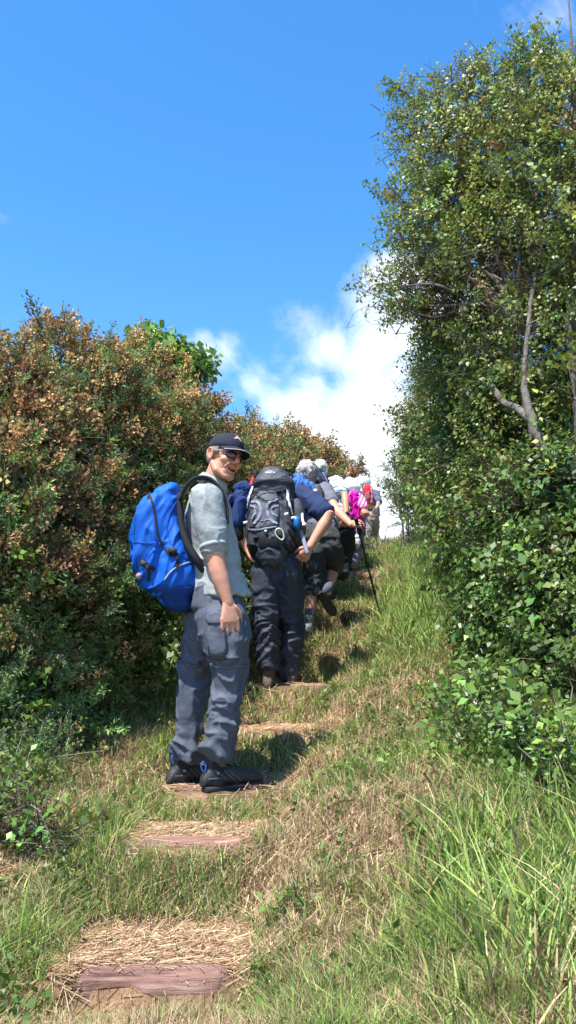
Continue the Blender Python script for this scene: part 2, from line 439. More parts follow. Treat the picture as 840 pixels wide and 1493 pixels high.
def foliage(name, blobs, kinds, parent, seed=0, dens=220, scale=1.0, lump=.22, shoots=.12, fill=True, updir=.55, material=None, zmin=True, patch=2.2, fingers=0):
    """blobs: (centre, radius). kinds: list of (kind, weight, colour, top_bias)"""
    r = np.random.default_rng(seed)
    C = np.array([b[0] for b in blobs]); Rr = np.array([b[1] if np.ndim(b[1]) == 0 else 0 for b in blobs])
    pos, dirs, top = [], [], []
    zt = (C[:, 2] + Rr).max(); zb = (C[:, 2] - Rr).min()
    for c, rad in zip(C, Rr):
        n = int(dens * 12.6 * rad * rad / scale ** 1.6)
        d = nrm(r.normal(size=(n, 3)))
        rr = rad * (1 + lump * fbm(c + d * rad, 2.2, seed, 3)) * (1 - .34 * r.random(n) ** 1.6)
        sh = r.random(n) < shoots; 
        p = c + d * rr[:, None]
        g = nrm(d + A(0, 0, updir) + r.normal(size=(n, 3)) * .4)
        # shoots: rows of sprigs standing out of the crown
        ns = int(n * shoots / 5)
        sp, sg = [], []
        for k in range(ns):
            dd = nrm(r.normal(size=3)); b0 = c + dd * rad * .95; gd = nrm(dd + A(0, 0, updir) + r.normal(size=3) * .3)
            ln = r.integers(3, 7)
            for i in range(ln):
                sp.append(b0 + gd * .05 * i * scale); sg.append(gd + r.normal(size=3) * .35); 
        if sp: p = np.concatenate([p, sp]); g = np.concatenate([g, nrm(np.array(sg))])
        if fingers:
            fp_, fg_ = [], []
            for k in range(int(fingers * rad * rad * 60)):
                dd = nrm(r.normal(size=3) + A(0, 0, .7)); dd[2] = abs(dd[2]); b0 = c + dd * rad * (1 + lump * .4); ax = nrm(A(0, 0, 1) + dd * .5 + r.normal(size=3) * .2)
                Lf = r.uniform(.06, .20)
                for hh in np.arange(0, Lf, .02):
                    for q_ in range(3 if scale < 1.1 else 2):
                        o_ = nrm(r.normal(size=3)); fp_.append(b0 + ax * hh + o_ * .03 * (1.15 - hh / Lf)); fg_.append(nrm(ax * .8 + o_))
            if fp_: p = np.concatenate([p, fp_]); g = np.concatenate([g, fg_])
        # drop what sits deep inside a neighbouring blob
        keep = np.ones(len(p), bool)
        for c2, r2 in zip(C, Rr):
            if c2 is c or (c2 == c).all(): continue
            keep &= np.linalg.norm(p - c2, axis=1) > r2 * .72
        pos.append(p[keep]); dirs.append(g[keep])
    pos = np.concatenate(pos); dirs = np.concatenate(dirs)
    if zmin:
        k = pos[:, 2] > ground_z(pos[:, 0], pos[:, 1], False) - .03; pos = pos[k]; dirs = dirs[k]
    n = len(pos); hfrac = (pos[:, 2] - zb) / (zt - zb)
    tm_, ids = [], np.zeros(n, int); col = np.zeros((n, 3))
    W = []
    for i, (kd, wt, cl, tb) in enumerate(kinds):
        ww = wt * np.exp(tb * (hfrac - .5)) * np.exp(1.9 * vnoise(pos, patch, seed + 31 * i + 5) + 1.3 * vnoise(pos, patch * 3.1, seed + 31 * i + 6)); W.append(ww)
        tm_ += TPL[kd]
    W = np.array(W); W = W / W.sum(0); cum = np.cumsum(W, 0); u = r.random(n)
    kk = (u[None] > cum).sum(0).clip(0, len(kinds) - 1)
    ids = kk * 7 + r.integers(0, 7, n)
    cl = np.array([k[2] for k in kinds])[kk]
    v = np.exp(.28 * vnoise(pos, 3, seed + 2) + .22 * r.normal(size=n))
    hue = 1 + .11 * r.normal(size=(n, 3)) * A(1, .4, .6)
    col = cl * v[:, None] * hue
    scl = scale * np.exp(.2 * r.normal(size=n))
    rot = rots(dirs, r)
    V, F, CC = merge_inst(tm_, ids, pos, rot, scl, np.clip(col, .004, .8))
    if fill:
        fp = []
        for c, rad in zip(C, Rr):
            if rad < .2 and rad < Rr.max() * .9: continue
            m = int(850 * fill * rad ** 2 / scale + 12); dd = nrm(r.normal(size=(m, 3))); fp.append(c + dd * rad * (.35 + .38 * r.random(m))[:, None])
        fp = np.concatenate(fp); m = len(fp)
        base = np.array(min(kinds, key=lambda k: k[2][0])[2]) * .75  # inner leaves coloured darker, painting in the shade inside the crown
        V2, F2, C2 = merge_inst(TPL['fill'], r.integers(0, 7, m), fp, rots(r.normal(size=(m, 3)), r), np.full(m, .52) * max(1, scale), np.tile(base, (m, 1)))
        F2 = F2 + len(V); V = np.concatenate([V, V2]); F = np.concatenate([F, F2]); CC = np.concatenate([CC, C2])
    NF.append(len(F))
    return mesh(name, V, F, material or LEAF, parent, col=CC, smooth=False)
NF = []
def limbs(name, paths, parent, material=BARK, n=8):
    parts = []
    for pts, rad in paths:
        T = np.linspace(0, len(pts) - 1, (len(pts) - 1) * 5 + 1); pp = catmull(pts, T); rr = np.interp(T, range(len(rad)), rad)
        pp = [p + A(*random_vec(.35)) * r_ for p, r_ in zip(pp, rr)]
        parts.append(tube(pp, rr, n=n))
    V, F = join(parts)
    return mesh(name, V, F, material, parent)
def random_vec(s): return [random.uniform(-s, s) for _ in range(3)]
def branchy(root, targets, r0, sub=5, jitter=.1, seed=0, minr=.003):
    """limbs from a root point to each target, each with side twigs"""
    rd = random.Random(seed); paths = []
    for t in targets:
        t = np.asarray(t, float); root_ = np.asarray(root, float)
        mids = [root_ + (t - root_) * f + A(rd.uniform(-1, 1), rd.uniform(-1, 1), rd.uniform(-.5, 1)) * jitter for f in (.3, .62)]
        pts = [root_] + mids + [t]; paths.append((pts, [r0, r0 * .7, r0 * .45, r0 * .15]))
        for k in range(sub):
            f = rd.uniform(.35, .95); i = int(f * 3); b0 = pts[i] + (pts[i + 1] - pts[i]) * (f * 3 - i) if i < 3 else pts[3]
            d = nrm(A(rd.uniform(-1, 1), rd.uniform(-1, 1), rd.uniform(-.2, 1))) * rd.uniform(.25, .6) * min(1, r0 / .015)
            q = b0 + d; m = b0 + d * .5 + A(rd.uniform(-1, 1), rd.uniform(-1, 1), rd.uniform(-1, 1)) * .05
            paths.append(([b0, m, q], [max(minr, r0 * .3), max(minr, r0 * .18), minr * .6]))
            for j in range(2):
                e_ = nrm(A(rd.uniform(-1, 1), rd.uniform(-1, 1), rd.uniform(-.2, 1))) * rd.uniform(.1, .3)
                paths.append(([m, m + e_ * .5, m + e_], [minr, minr * .8, minr * .4]))
    return paths
def bl(lst): return [(P(px, py, Y), r_) for px, py, Y, r_ in lst]
def base_of(blobs):
    C = np.mean([b[0] for b in blobs], 0); return A(C[0], C[1], float(ground_z(C[0:1], C[1:2], False)[0]))
GRN = A(.165, .24, .085); GRB = A(.14, .205, .10); BRN = A(.46, .32, .15); DBR = A(.24, .14, .08)
GRP_G = 'gorse bushes of the left hedge'
def gorse(lst, label, seed, wg=1.0, wb=1.0, wl=.25, dens=230, scale=1.0, br=BRN):
    B = [(c - A(0, 0, .10), r_ * .93) for c, r_ in bl(lst)]; b0 = base_of(B); o = empty('gorse_bush', b0, label, 'gorse bush', GRP_G)
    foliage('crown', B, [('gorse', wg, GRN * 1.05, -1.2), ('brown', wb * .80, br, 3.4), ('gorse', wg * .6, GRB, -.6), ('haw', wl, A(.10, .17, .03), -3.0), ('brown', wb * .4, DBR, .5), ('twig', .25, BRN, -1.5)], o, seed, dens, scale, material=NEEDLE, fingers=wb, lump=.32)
    tg = [b[0] for b in B]
    limbs('stem', branchy(b0 - A(0, 0, .1), tg, .022, sub=3, seed=seed), o, n=6)
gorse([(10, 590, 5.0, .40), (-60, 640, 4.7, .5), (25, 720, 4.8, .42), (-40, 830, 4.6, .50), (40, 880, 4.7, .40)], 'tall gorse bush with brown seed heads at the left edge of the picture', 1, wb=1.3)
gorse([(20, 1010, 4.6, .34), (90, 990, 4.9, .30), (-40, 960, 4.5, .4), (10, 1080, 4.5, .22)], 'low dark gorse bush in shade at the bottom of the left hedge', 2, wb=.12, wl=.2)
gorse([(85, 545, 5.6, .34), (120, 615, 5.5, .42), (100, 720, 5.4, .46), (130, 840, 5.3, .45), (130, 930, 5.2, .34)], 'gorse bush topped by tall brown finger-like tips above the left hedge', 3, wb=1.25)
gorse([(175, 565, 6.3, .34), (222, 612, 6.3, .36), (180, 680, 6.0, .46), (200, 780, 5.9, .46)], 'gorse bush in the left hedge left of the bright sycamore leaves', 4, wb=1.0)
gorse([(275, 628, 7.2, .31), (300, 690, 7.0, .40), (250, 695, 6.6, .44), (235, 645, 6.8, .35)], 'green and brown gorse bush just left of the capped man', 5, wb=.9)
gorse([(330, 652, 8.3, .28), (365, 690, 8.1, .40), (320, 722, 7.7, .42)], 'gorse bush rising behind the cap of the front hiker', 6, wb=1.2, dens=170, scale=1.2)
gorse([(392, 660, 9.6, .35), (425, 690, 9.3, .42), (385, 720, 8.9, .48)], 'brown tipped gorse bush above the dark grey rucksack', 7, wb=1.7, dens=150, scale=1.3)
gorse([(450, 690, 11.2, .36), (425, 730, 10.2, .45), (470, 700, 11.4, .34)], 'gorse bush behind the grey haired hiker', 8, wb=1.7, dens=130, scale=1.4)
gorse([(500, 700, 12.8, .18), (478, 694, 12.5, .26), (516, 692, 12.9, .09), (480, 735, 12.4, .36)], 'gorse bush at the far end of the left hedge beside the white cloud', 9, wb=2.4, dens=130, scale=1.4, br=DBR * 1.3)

def shrub(name, lst, label, cat, seed, kinds, dens=200, scale=1.0, group=None, r0=.02, **k):
    B = bl(lst) if len(lst[0]) == 4 else [(G(px, py, r_ * .5), r_) for px, py, r_ in lst]; b0 = base_of(B); o = empty(name, b0, label, cat, group)
    foliage('crown', B, kinds, o, seed, dens, scale, **k)
    limbs('stem', branchy(b0 - A(0, 0, .1), [b[0] for b in B], r0, sub=3, seed=seed, jitter=.1 * min(1, r0 / .015)), o, n=6)
    return o
# leafy bramble under the gorse, behind the blue rucksack
shrub('bramble_bush', [(190, 850, 5.6, .36), (215, 930, 5.3, .28), (160, 900, 5.3, .32), (250, 780, 6.2, .36), (235, 870, 5.7, .3)], 'leafy green bramble bush just below and left of the blue rucksack', 'bramble bush', 11,
      [('bramble', 1, A(.12, .20, .035), 0), ('haw', .8, A(.10, .18, .03), 0), ('gorse', .3, GRN, 0), ('twig', .3, BRN, 0)], dens=170)
shrub('bramble_bush', [(330, 800, 6.9, .36), (370, 790, 7.6, .36), (300, 870, 6.2, .28), (345, 860, 6.7, .3)], 'bramble bush showing between the front man and the second hiker', 'bramble bush', 12,
      [('bramble', 1, A(.12, .20, .035), 0), ('haw', .8, A(.10, .18, .03), 0), ('gorse', .5, GRN, 0)], dens=150)
shrub('bramble_bush', [(420, 790, 9.0, .4), (450, 770, 10.4, .4), (480, 770, 11.4, .35)], 'low bramble bush behind the middle hikers on the left of the path', 'bramble bush', 13,
      [('bramble', 1, A(.11, .18, .035), 0), ('haw', .8, A(.10, .17, .03), 0), ('brown', .4, BRN, 0)], dens=110, scale=1.3)
# sycamore sapling standing out of the left hedge
syc = empty('sycamore_sapling', base_of(bl([(245, 540, 7.4, .1)])), 'bright green sycamore sapling sticking out above the brown gorse of the left hedge', 'sapling')
foliage('crown', bl([(222, 512, 7.4, .13), (236, 528, 7.4, .13), (262, 530, 7.5, .12), (276, 545, 7.5, .14), (248, 556, 7.4, .2), (292, 545, 7.5, .08), (214, 495, 7.4, .06)]), [('syc', 1, A(.15, .26, .045), 0)], syc, 21, 150, .6, fill=False, shoots=.25, updir=.9)
limbs('stem', branchy(base_of(bl([(245, 540, 7.4, .1)])), [P(220, 500, 7.4), P(262, 525, 7.5), P(280, 540, 7.5)], .02, sub=2, seed=4), syc, n=6)

# hawthorn tree on the right
HG = A(.15, .225, .045); HG2 = A(.24, .29, .065); HR = A(.30, .15, .085)
HT = [(650, 172, 5.7, .23), (608, 162, 5.7, .13), (700, 145, 5.6, .22), (770, 110, 5.3, .15), (800, 150, 5.2, .26), (775, 85, 5.3, .08), (655, 245, 5.6, .28), (608, 295, 5.5, .15), (720, 240, 5.5, .36), (655, 330, 5.5, .26), (600, 345, 5.5, .09),
      (800, 270, 5.2, .4), (700, 350, 5.6, .36), (625, 400, 5.5, .2), (575, 420, 5.4, .09), (545, 430, 5.4, .055), (600, 425, 5.45, .12), (680, 440, 5.6, .3), (780, 400, 5.2, .4), (850, 330, 5.0, .4), (680, 520, 5.9, .28), (730, 520, 5.6, .34), (645, 500, 5.9, .15), (800, 520, 5.1, .38), (850, 200, 5.0, .4), (870, 460, 4.9, .4)]
hb = A(2.35, 5.3, float(ground_z(A(2.35), A(5.3), False)[0]))
haw = empty('hawthorn_tree', hb, 'tall hawthorn tree with small lobed leaves filling the right of the sky', 'tree')
foliage('crown', bl(HT), [('haw', 1, HG, 0), ('haw', .8, HG2, .8), ('brown', .025, HR, 2.0), ('twig', .22, HG, 0)], haw, 31, 215, .9, lump=.6, shoots=.40, updir=.15, fill=.12)
tr = [hb - A(0, 0, .2), P(900, 820, 5.0), P(850, 715, 4.75), P(800, 672, 4.62), P(775, 610, 4.62), P(765, 530, 4.7), P(778, 420, 4.85), P(800, 290, 5.2), P(790, 160, 5.3), P(772, 70, 5.3)]
pth = [(tr, [.10, .075, .046, .038, .027, .017, .012, .009, .006, .003]),
       ([P(850, 715, 4.75), P(845, 600, 4.65), P(830, 480, 4.7), P(838, 300, 5.0), P(832, 60, 5.0), P(826, -40, 5.0)], [.05, .030, .022, .014, .007, .003]),
       ([P(838, 480, 4.95), P(842, 300, 4.9), P(836, 120, 4.95), P(832, 20, 4.95)], [.02, .012, .007, .003]),
       ([P(775, 610, 4.62), P(715, 560, 5.1), P(700, 450, 5.5), P(660, 340, 5.5), P(600, 300, 5.5)], [.026, .018, .012, .008, .004])]
pth += branchy(P(772, 480, 5.1), [P(px, py, Y) for px, py, Y, r_ in HT if py < 520], .018, sub=5, seed=8, jitter=.15)
pth += branchy(P(640, 425, 5.5), [P(532, 432, 5.4), P(560, 340, 5.5), P(575, 495, 5.6), P(600, 480, 5.5)], .008, sub=4, seed=9, jitter=.05)
limbs('trunk', pth, haw, mat('grey_bark', (.13, .115, .10), .95, .4, 14, bump=1, bscale=30), n=8)

IV = A(.075, .14, .035); IV2 = A(.125, .21, .045)
RH = 'shrubs of the right hedge'
shrub('hedge_shrub', [(760, 640, 5.3, .34), (830, 630, 5.15, .3), (745, 740, 5.3, .36), (700, 640, 5.9, .3), (815, 750, 4.8, .34), (880, 740, 4.8, .35)], 'dense dark hawthorn shrub around the grey forked trunk on the right', 'hedge shrub', 41,
      [('haw', 1, IV2 * .9, 0), ('haw', .8, HG2, 0), ('ivy', .7, IV, 0), ('twig', .3, HG, 0)], dens=240, group=RH)
shrub('hedge_shrub', [(770, 860, 4.9, .36), (840, 860, 4.5, .36), (735, 930, 4.9, .26), (790, 960, 4.6, .32), (850, 980, 4.3, .32), (800, 1040, 4.4, .24), (850, 1070, 4.2, .2)], 'ivy covered shrub reaching the ground at the right edge of the picture', 'hedge shrub', 42,
      [('ivy', 1, IV, 0), ('haw', .7, IV2, 0), ('bramble', .4, IV2, 0), ('twig', .25, HG, 0)], dens=260, scale=.9, group=RH)
shrub('hedge_shrub', [(722, 800, 6.0, .32), (692, 765, 6.6, .32), (735, 880, 5.5, .27), (700, 720, 6.6, .36), (690, 830, 6.2, .17)], 'rounded leafy shrub in the right hedge behind the ivy covered one', 'hedge shrub', 43,
      [('haw', 1, IV2, 0), ('haw', .6, HG2 * .9, .5), ('bramble', .5, IV2, 0), ('twig', .4, HG, 0)], dens=230, group=RH)
shrub('hedge_shrub', [(655, 600, 7.6, .32), (690, 580, 7.0, .4), (650, 660, 7.8, .38), (680, 690, 7.2, .34), (620, 620, 8.0, .22), (632, 560, 7.8, .14)], 'thin topped shrub with bare twigs where the right hedge begins to fall away', 'hedge shrub', 44,
      [('haw', 1, HG, 0), ('haw', .5, HG2, .5), ('ivy', .3, IV, 0), ('twig', .9, HG, 1)], dens=190, scale=1.1, group=RH, shoots=.25)
shrub('hedge_shrub', [(622, 680, 9.4, .32), (616, 720, 9.8, .30), (660, 735, 8.4, .36), (662, 785, 7.8, .26), (612, 645, 9.6, .14)], 'green shrub in the far part of the right hedge above the grass verge', 'hedge shrub', 45,
      [('haw', 1, HG2, 0), ('haw', .5, IV2, 0), ('gorse', .4, GRN, 0), ('twig', .4, HG, 1)], dens=150, scale=1.3, group=RH)
shrub('hedge_shrub', [(582, 695, 11.6, .13), (592, 728, 11.8, .22), (579, 676, 11.6, .06), (592, 752, 11.8, .18)], 'small dark spiky gorse shrub ending the right hedge against the white cloud', 'hedge shrub', 46,
      [('gorse', 1, GRB * .8, 0), ('haw', .4, IV, 0)], dens=150, scale=1.5, group=RH, shoots=.4)
shrub('bramble_bush', [(690, 1065, .12), (730, 1090, .14), (770, 1110, .14), (665, 1045, .09), (735, 1050, .14)], 'low bramble patch at the foot of the ivy covered shrub', 'bramble bush', 47,
      [('bramble', 1, IV2, 0), ('ivy', .7, IV2, 0), ('twig', .3, HG, 0)], dens=190, scale=.8, r0=.006)
shrub('bramble_bush', [(800, 1130, .12), (840, 1180, .13), (770, 1120, .12)], 'small bramble plant at the right edge above the long grass', 'bramble bush', 48,
      [('bramble', 1, IV2 * 1.1, 0), ('ivy', .3, IV2, 0), ('twig', .3, HG, 0)], dens=190, scale=.7, r0=.004)
gorse([(40, 1105, 4.25, .22), (-30, 1140, 4.0, .26), (105, 1090, 4.5, .17), (150, 1075, 4.75, .13), (-60, 1060, 4.3, .35)], 'low dark green gorse sprawling onto the grass in the lower left', 14, wb=.05, wl=.5, wg=1.3)
shrub('bramble_bush', [(0, 1190, .09), (-25, 1240, .10), (20, 1210, .06)], 'dark bramble tangle cut by the left edge of the picture', 'bramble bush', 50,
      [('ivy', 1, IV2, 0), ('bramble', .6, IV2, 0), ('twig', .5, HG, 0)], dens=220, scale=.7, r0=.004)
shrub('bramble_bush', [(62, 1245, .05), (45, 1232, .045), (82, 1255, .04)], 'little dark bramble plant at the left edge beside the second step', 'bramble bush', 49,
      [('ivy', 1, IV2, 0)], dens=200, scale=.9, r0=.004, fill=False)

# ================================================================ GRASS
def blades(name, x, y, h, wd, lean, cols, seg=2, bend=.6, flat=None, lift=0.0, seed=0, tag_=None):
    r = np.random.default_rng(seed); n = len(x); z = ground_z(x, y) + lift
    th = r.uniform(0, 2 * math.pi, n); d = np.stack([np.cos(th), np.sin(th), 0 * th], -1); s = np.stack([-np.sin(th), np.cos(th), 0 * th], -1)
    ph = th + r.uniform(-.9, .9, n)
    s = np.stack([-np.sin(ph), np.cos(ph), .2 * r.normal(size=n)], -1)
    base = np.stack([x, y, z], -1); V = []
    for k in range(seg + 1):
        f = k / seg; ht = h * (f - .35 * bend * lean * f * f); out_ = h * lean * f ** (1.3 + bend)
        c = base + d * out_[:, None]; c[:, 2] += ht
        ww = wd * (1 - f ** 2 * .93)
        V.append(c - s * ww[:, None] / 2); V.append(c + s * ww[:, None] / 2)
    V = np.stack(V, 1); nv = 2 * (seg + 1)
    F = np.array([[2 * k, 2 * k + 1, 2 * k + 3, 2 * k + 2] for k in range(seg)])
    F = (F[None] + (np.arange(n) * nv)[:, None, None]).reshape(-1, 4)
    C = np.repeat(cols[:, None, :], nv, 1)
    return V.reshape(-1, 3), F, C.reshape(-1, 3)
def palette(n, r, green, seedp, x, y):
    """green: fraction per blade"""
    g1 = A(.185, .275, .05); g2 = A(.32, .385, .11); g3 = A(.125, .215, .05); s1 = A(.50, .38, .22); s2 = A(.36, .25, .14); s3 = A(.22, .13, .075)
    G = np.array([g1, g2, g3])[r.integers(0, 3, n)]; S = np.array([s1, s1, s2, s3])[r.integers(0, 4, n)]
    m = (r.random(n) < green)[:, None]
    c = np.where(m, G, S) * np.exp(.22 * r.normal(size=(n, 1)))
    return np.clip(c, .01, .8)
def scatter(n, r, y0, y1, side):
    """area samples with density falling with distance; x relative to view width"""
    u = r.random(n); y = y0 * (y1 / y0) ** u
    x = r.uniform(-1, 1, n) * (.36 * y + .25) 
    return x, y
gr = np.random.default_rng(99)
VV, FF, CCc = [], [], []; vo = 0
def put(t_):
    global vo
    V, F, C = t_; VV.append(V); FF.append(F + vo); CCc.append(C); vo += len(V)
def masks(x, y):
    dx = x - path_x(y); p = np.stack([x, y, 0 * x], -1)
    n = fbm(p, 1.6, 41, 3); n2 = fbm(p, 4.5, 47, 2)
    # position on the stair: t in 0..1 between steps
    t = np.zeros_like(y) - 1
    for i in range(len(LOGS) - 1):
        y0, y1 = LOGS[i][1], LOGS[i + 1][1]; m = (y >= y0) & (y < y1); t = np.where(m, (y - y0) / (y1 - y0), t)
    on = (np.abs(dx + .02) < .27 + .05 * n2)
    tread = on & (t >= 0) & (t < .60); riser = on & (t >= .60)
    return dx, n, n2, t, on, tread, riser
# short sward everywhere
x, y = scatter(290000, gr, 1.6, 16, 0); dx, nA, nB, t, on, tread, riser = masks(x, y)
onlog = np.zeros(len(x), bool)
for i, c in enumerate(LOGS): onlog |= (np.abs(x - c[0]) < LL[i] / 2) & (y > c[1] - (.10 if i == 0 else .11)) & (y < c[1] + .19)
keep = ~(tread & (gr.random(len(x)) < .95)) & ~onlog
keep &= ~((dx < -1.3) & (gr.random(len(x)) < .7))
x, y, dx, nA, nB, riser, tread = (a[keep] for a in (x, y, dx, nA, nB, riser, tread)); n = len(x)
lush = np.clip((dx - .25) * 1.8, 0, 1) * np.clip((y - 5.2) / 1.5, 0, 1)
green = np.clip(.50 + .6 * nA + .3 * nB, .10, .92); green = np.where(riser, .66, green); green = np.maximum(green, lush * .88)
green = np.where((dx < -.5) & (y < 5), green * .55, green)
near_edge = np.min([np.where((y < c[1] + .02), np.abs(y - c[1]) , 9) + np.where(np.abs(x - c[0]) < .26, 0, 9) for c in LOGS], 0)
feet = np.min([np.hypot(x - f[0], y - f[1]) for f in FEET], 0)
bare = (gr.random(n) < np.clip(.55 - green, 0, .5) * .8) & ~riser
h = gr.uniform(.03, .085, n) * (1 + .6 * lush + .35 * riser) * (1 + .5 * np.clip(nA, 0, 1)); h *= np.where(bare, .5, 1) * np.exp(.35 * vnoise(np.stack([x, y, 0 * x], -1), 9, 77)); h *= np.clip(near_edge / .20, .16, 1) * np.clip((feet - .06) / .22, .12, 1)
wd = .0035 * (1 + .22 * (y - 2.5)) * gr.uniform(.7, 1.3, n); h = h * (1 + .05 * (y - 3))
put(blades('g', x, y, h, wd, gr.uniform(.1, 1.3, n), palette(n, gr, green, 1, x, y), 2, seed=1))
# long grass: bottom right, right verge
x, y = scatter(74000, gr, 1.6, 15, 0); dx, nA, nB, t, on, tread, riser = masks(x, y)
dens = np.clip((dx - .55) * 1.6, 0, 1) * (np.clip(.55 + .9 * nA, .1, 1)) * np.where((y > 3.0) & (y < 6), .45, 1); dens = np.maximum(dens, np.clip((dx - .75) * 2, 0, 1) * (y < 3.0) * 1.0)
dens = np.maximum(dens, np.clip((dx - .3) * 2.5, 0, 1) * (y > 5.6) * 1.0)
dens = np.maximum(dens, ((dx < -.42) & (y < 3.1)) * .30); dens = np.maximum(dens, ((dx < -.45) & (dx > -.95) & (y > 4.6)) * .55); dens = np.maximum(dens, ((np.abs(dx) > .28) & (nB > .5)) * .5)
keep = (gr.random(len(x)) < dens) & ~on
keep &= np.min([np.hypot(x - f[0], y - f[1]) for f in FEET], 0) > .3
x, y, dx, nA = x[keep], y[keep], dx[keep], nA[keep]; n = len(x)
h = gr.uniform(.08, .24, n) * np.where((dx > .75) & (y < 2.9), 1.0, np.where(y < 6, .6, 1.05)) * np.where(dx < .5, .7, 1)
put(blades('g', x, y, h, .0055 * (1 + .16 * (y - 2.5)) * gr.uniform(.6, 1.5, n), gr.uniform(.15, 1.0, n), palette(n, gr, np.where(y > 5.6, .93, .66), 1, x, y) * np.array([1, 1.05, 1]), 4, seed=2))
# broad tall blades near the bottom right corner
n = 420; x = gr.uniform(.45, 1.15, n); y = gr.uniform(2.0, 2.9, n)
put(blades('g', x, y, gr.uniform(.12, .30, n), gr.uniform(.005, .011, n), gr.uniform(.2, 1.1, n), palette(n, gr, np.full(n, .95), 1, x, y) * 1.1, 6, seed=3))
n = 60; x = gr.uniform(-1.0, -.72, n); y = gr.uniform(2.15, 2.7, n)
put(blades('g', x, y, gr.uniform(.15, .34, n), gr.uniform(.004, .008, n), gr.uniform(.2, 1.3, n), palette(n, gr, np.full(n, .75), 1, x, y), 6, seed=4))
V = np.concatenate(VV); F = np.concatenate(FF); C = np.concatenate(CCc)
grass = mesh('grass', V, F, GRASS, None, col=C, smooth=False); tag(grass, 'green and dry grass growing over the slope and step risers', 'grass', kind='stuff'); NF.append(len(F))
# cut straw lying flat
x, y = scatter(135000, gr, 1.6, 14, 0); dx, nA, nB, t, on, tread, riser = masks(x, y)
pr = np.where(tread, 1.0, np.clip(.24 - .75 * nA, .03, .8)); pr = np.where(riser, .08, pr); pr = np.where((dx > .8) & (y < 4), .2, pr); pr = np.where((dx < -.4) & (y < 5.2), .75, pr); pr = pr * np.where((dx > .4) & (y > 6), .35, 1)
for i, c in enumerate(LOGS): pr = np.where((np.abs(x - c[0]) < LL[i] / 2 + .02) & (y > c[1] - .03) & (y < c[1] + .13), .05 if i == 0 else .5, pr)
keep = gr.random(len(x)) < pr; x, y, tread = x[keep], y[keep], tread[keep]; n = len(x)
# extra straw on treads
xs, ys, = [], []
for i in range(len(LOGS) - 1):
    m = int(9500 / (1 + i * 1.9)); yy = gr.uniform(LOGS[i][1] + .08, LOGS[i][1] + .62 * (LOGS[i + 1][1] - LOGS[i][1]), m); xs.append(path_x(yy) + gr.uniform(-.33, .3, m)); ys.append(yy)
x = np.concatenate([x] + xs); y = np.concatenate([y] + ys); n = len(x)
th = np.where(gr.random(n) < .6, gr.normal(0, .5, n), gr.uniform(-3.14, 3.14, n)); ln = gr.uniform(.03, .11, n); wd = .0022 * (1 + .25 * (y - 2.5))
z = ground_z(x, y) + .006 + gr.random(n) * .02
d = np.stack([np.cos(th), np.sin(th), gr.normal(0, .16, n)], -1); s = np.stack([-np.sin(th), np.cos(th), gr.normal(0, .3, n)], -1)
c0 = np.stack([x, y, z], -1); e1 = c0 + d * ln[:, None]; e1[:, 2] = ground_z(e1[:, 0], e1[:, 1]) + .006 + gr.random(n) * .03
V = np.stack([c0 - s * wd[:, None] / 2, c0 + s * wd[:, None] / 2, e1 + s * wd[:, None] / 2, e1 - s * wd[:, None] / 2], 1)
C = np.array([A(.66, .50, .31), A(.58, .43, .27), A(.46, .30, .18), A(.32, .17, .10)])[gr.integers(0, 4, n)] * np.exp(.2 * gr.normal(size=(n, 1)))
o = mesh('straw', V.reshape(-1, 3), np.arange(4 * n).reshape(-1, 4), GRASS, None, col=np.repeat(np.clip(C, 0, .8)[:, None], 4, 1).reshape(-1, 3), smooth=False)
tag(o, 'pale cut straw lying on the treads and banks', 'straw', kind='stuff'); NF.append(n)
# low weeds
x, y = scatter(5200, gr, 2.2, 12, 0); dx, nA, nB, t, on, tread, riser = masks(x, y)
keep = ~on & (gr.random(len(x)) < np.clip(.25 + .6 * nB + .5 * ((dx > .5) & (y > 3.4)), 0, .95)); x, y = x[keep], y[keep]; n = len(x)
V, F, C = merge_inst(TPL['bramble'] + TPL['ivy'], gr.integers(0, 14, n), np.stack([x, y, ground_z(x, y)], -1), rots(nrm(np.stack([gr.normal(0, .6, n), gr.normal(0, .6, n), np.ones(n)], -1)), gr), gr.uniform(.35, .7, n), np.tile(A(.11, .18, .04), (n, 1)) * np.exp(.25 * gr.normal(size=(n, 1))))
o = mesh('weeds', V, F, LEAF, None, col=C, smooth=False); tag(o, 'low broad leaved weeds among the grass', 'weeds', kind='stuff'); NF.append(len(F))
print('faces', sum(NF), NF)
#@@PEOPLE
# ================================================================ PEOPLE
SKIN = mat('skin', None, .55, .05, 60, attr=True, spec=.4, bump=.15, bscale=180)
HAIRM = mat('hair', None, .8, .25, 160, attr=True, bump=1.0, bscale=260)
def cloth(name, col, rough=.9, noise=.10, bump=.55, bs=26, **k): return mat(name, col, rough, noise, 14, bump=bump, bscale=bs, spec=k.pop('spec', .2), **k)
RUB = mat('black_rubber', (.018, .018, .02), .7, .2, 50, spec=.4)
BLK = mat('black_webbing', (.014, .015, .020), .75, .15, 80, bump=.3, bscale=500)
GREYP = mat('grey_plastic', (.30, .31, .33), .5, .1, 40)
WHT = mat('white_fabric', (.72, .72, .72), .8, .08, 30, bump=.2)
SKINC = A(.52, .255, .165)

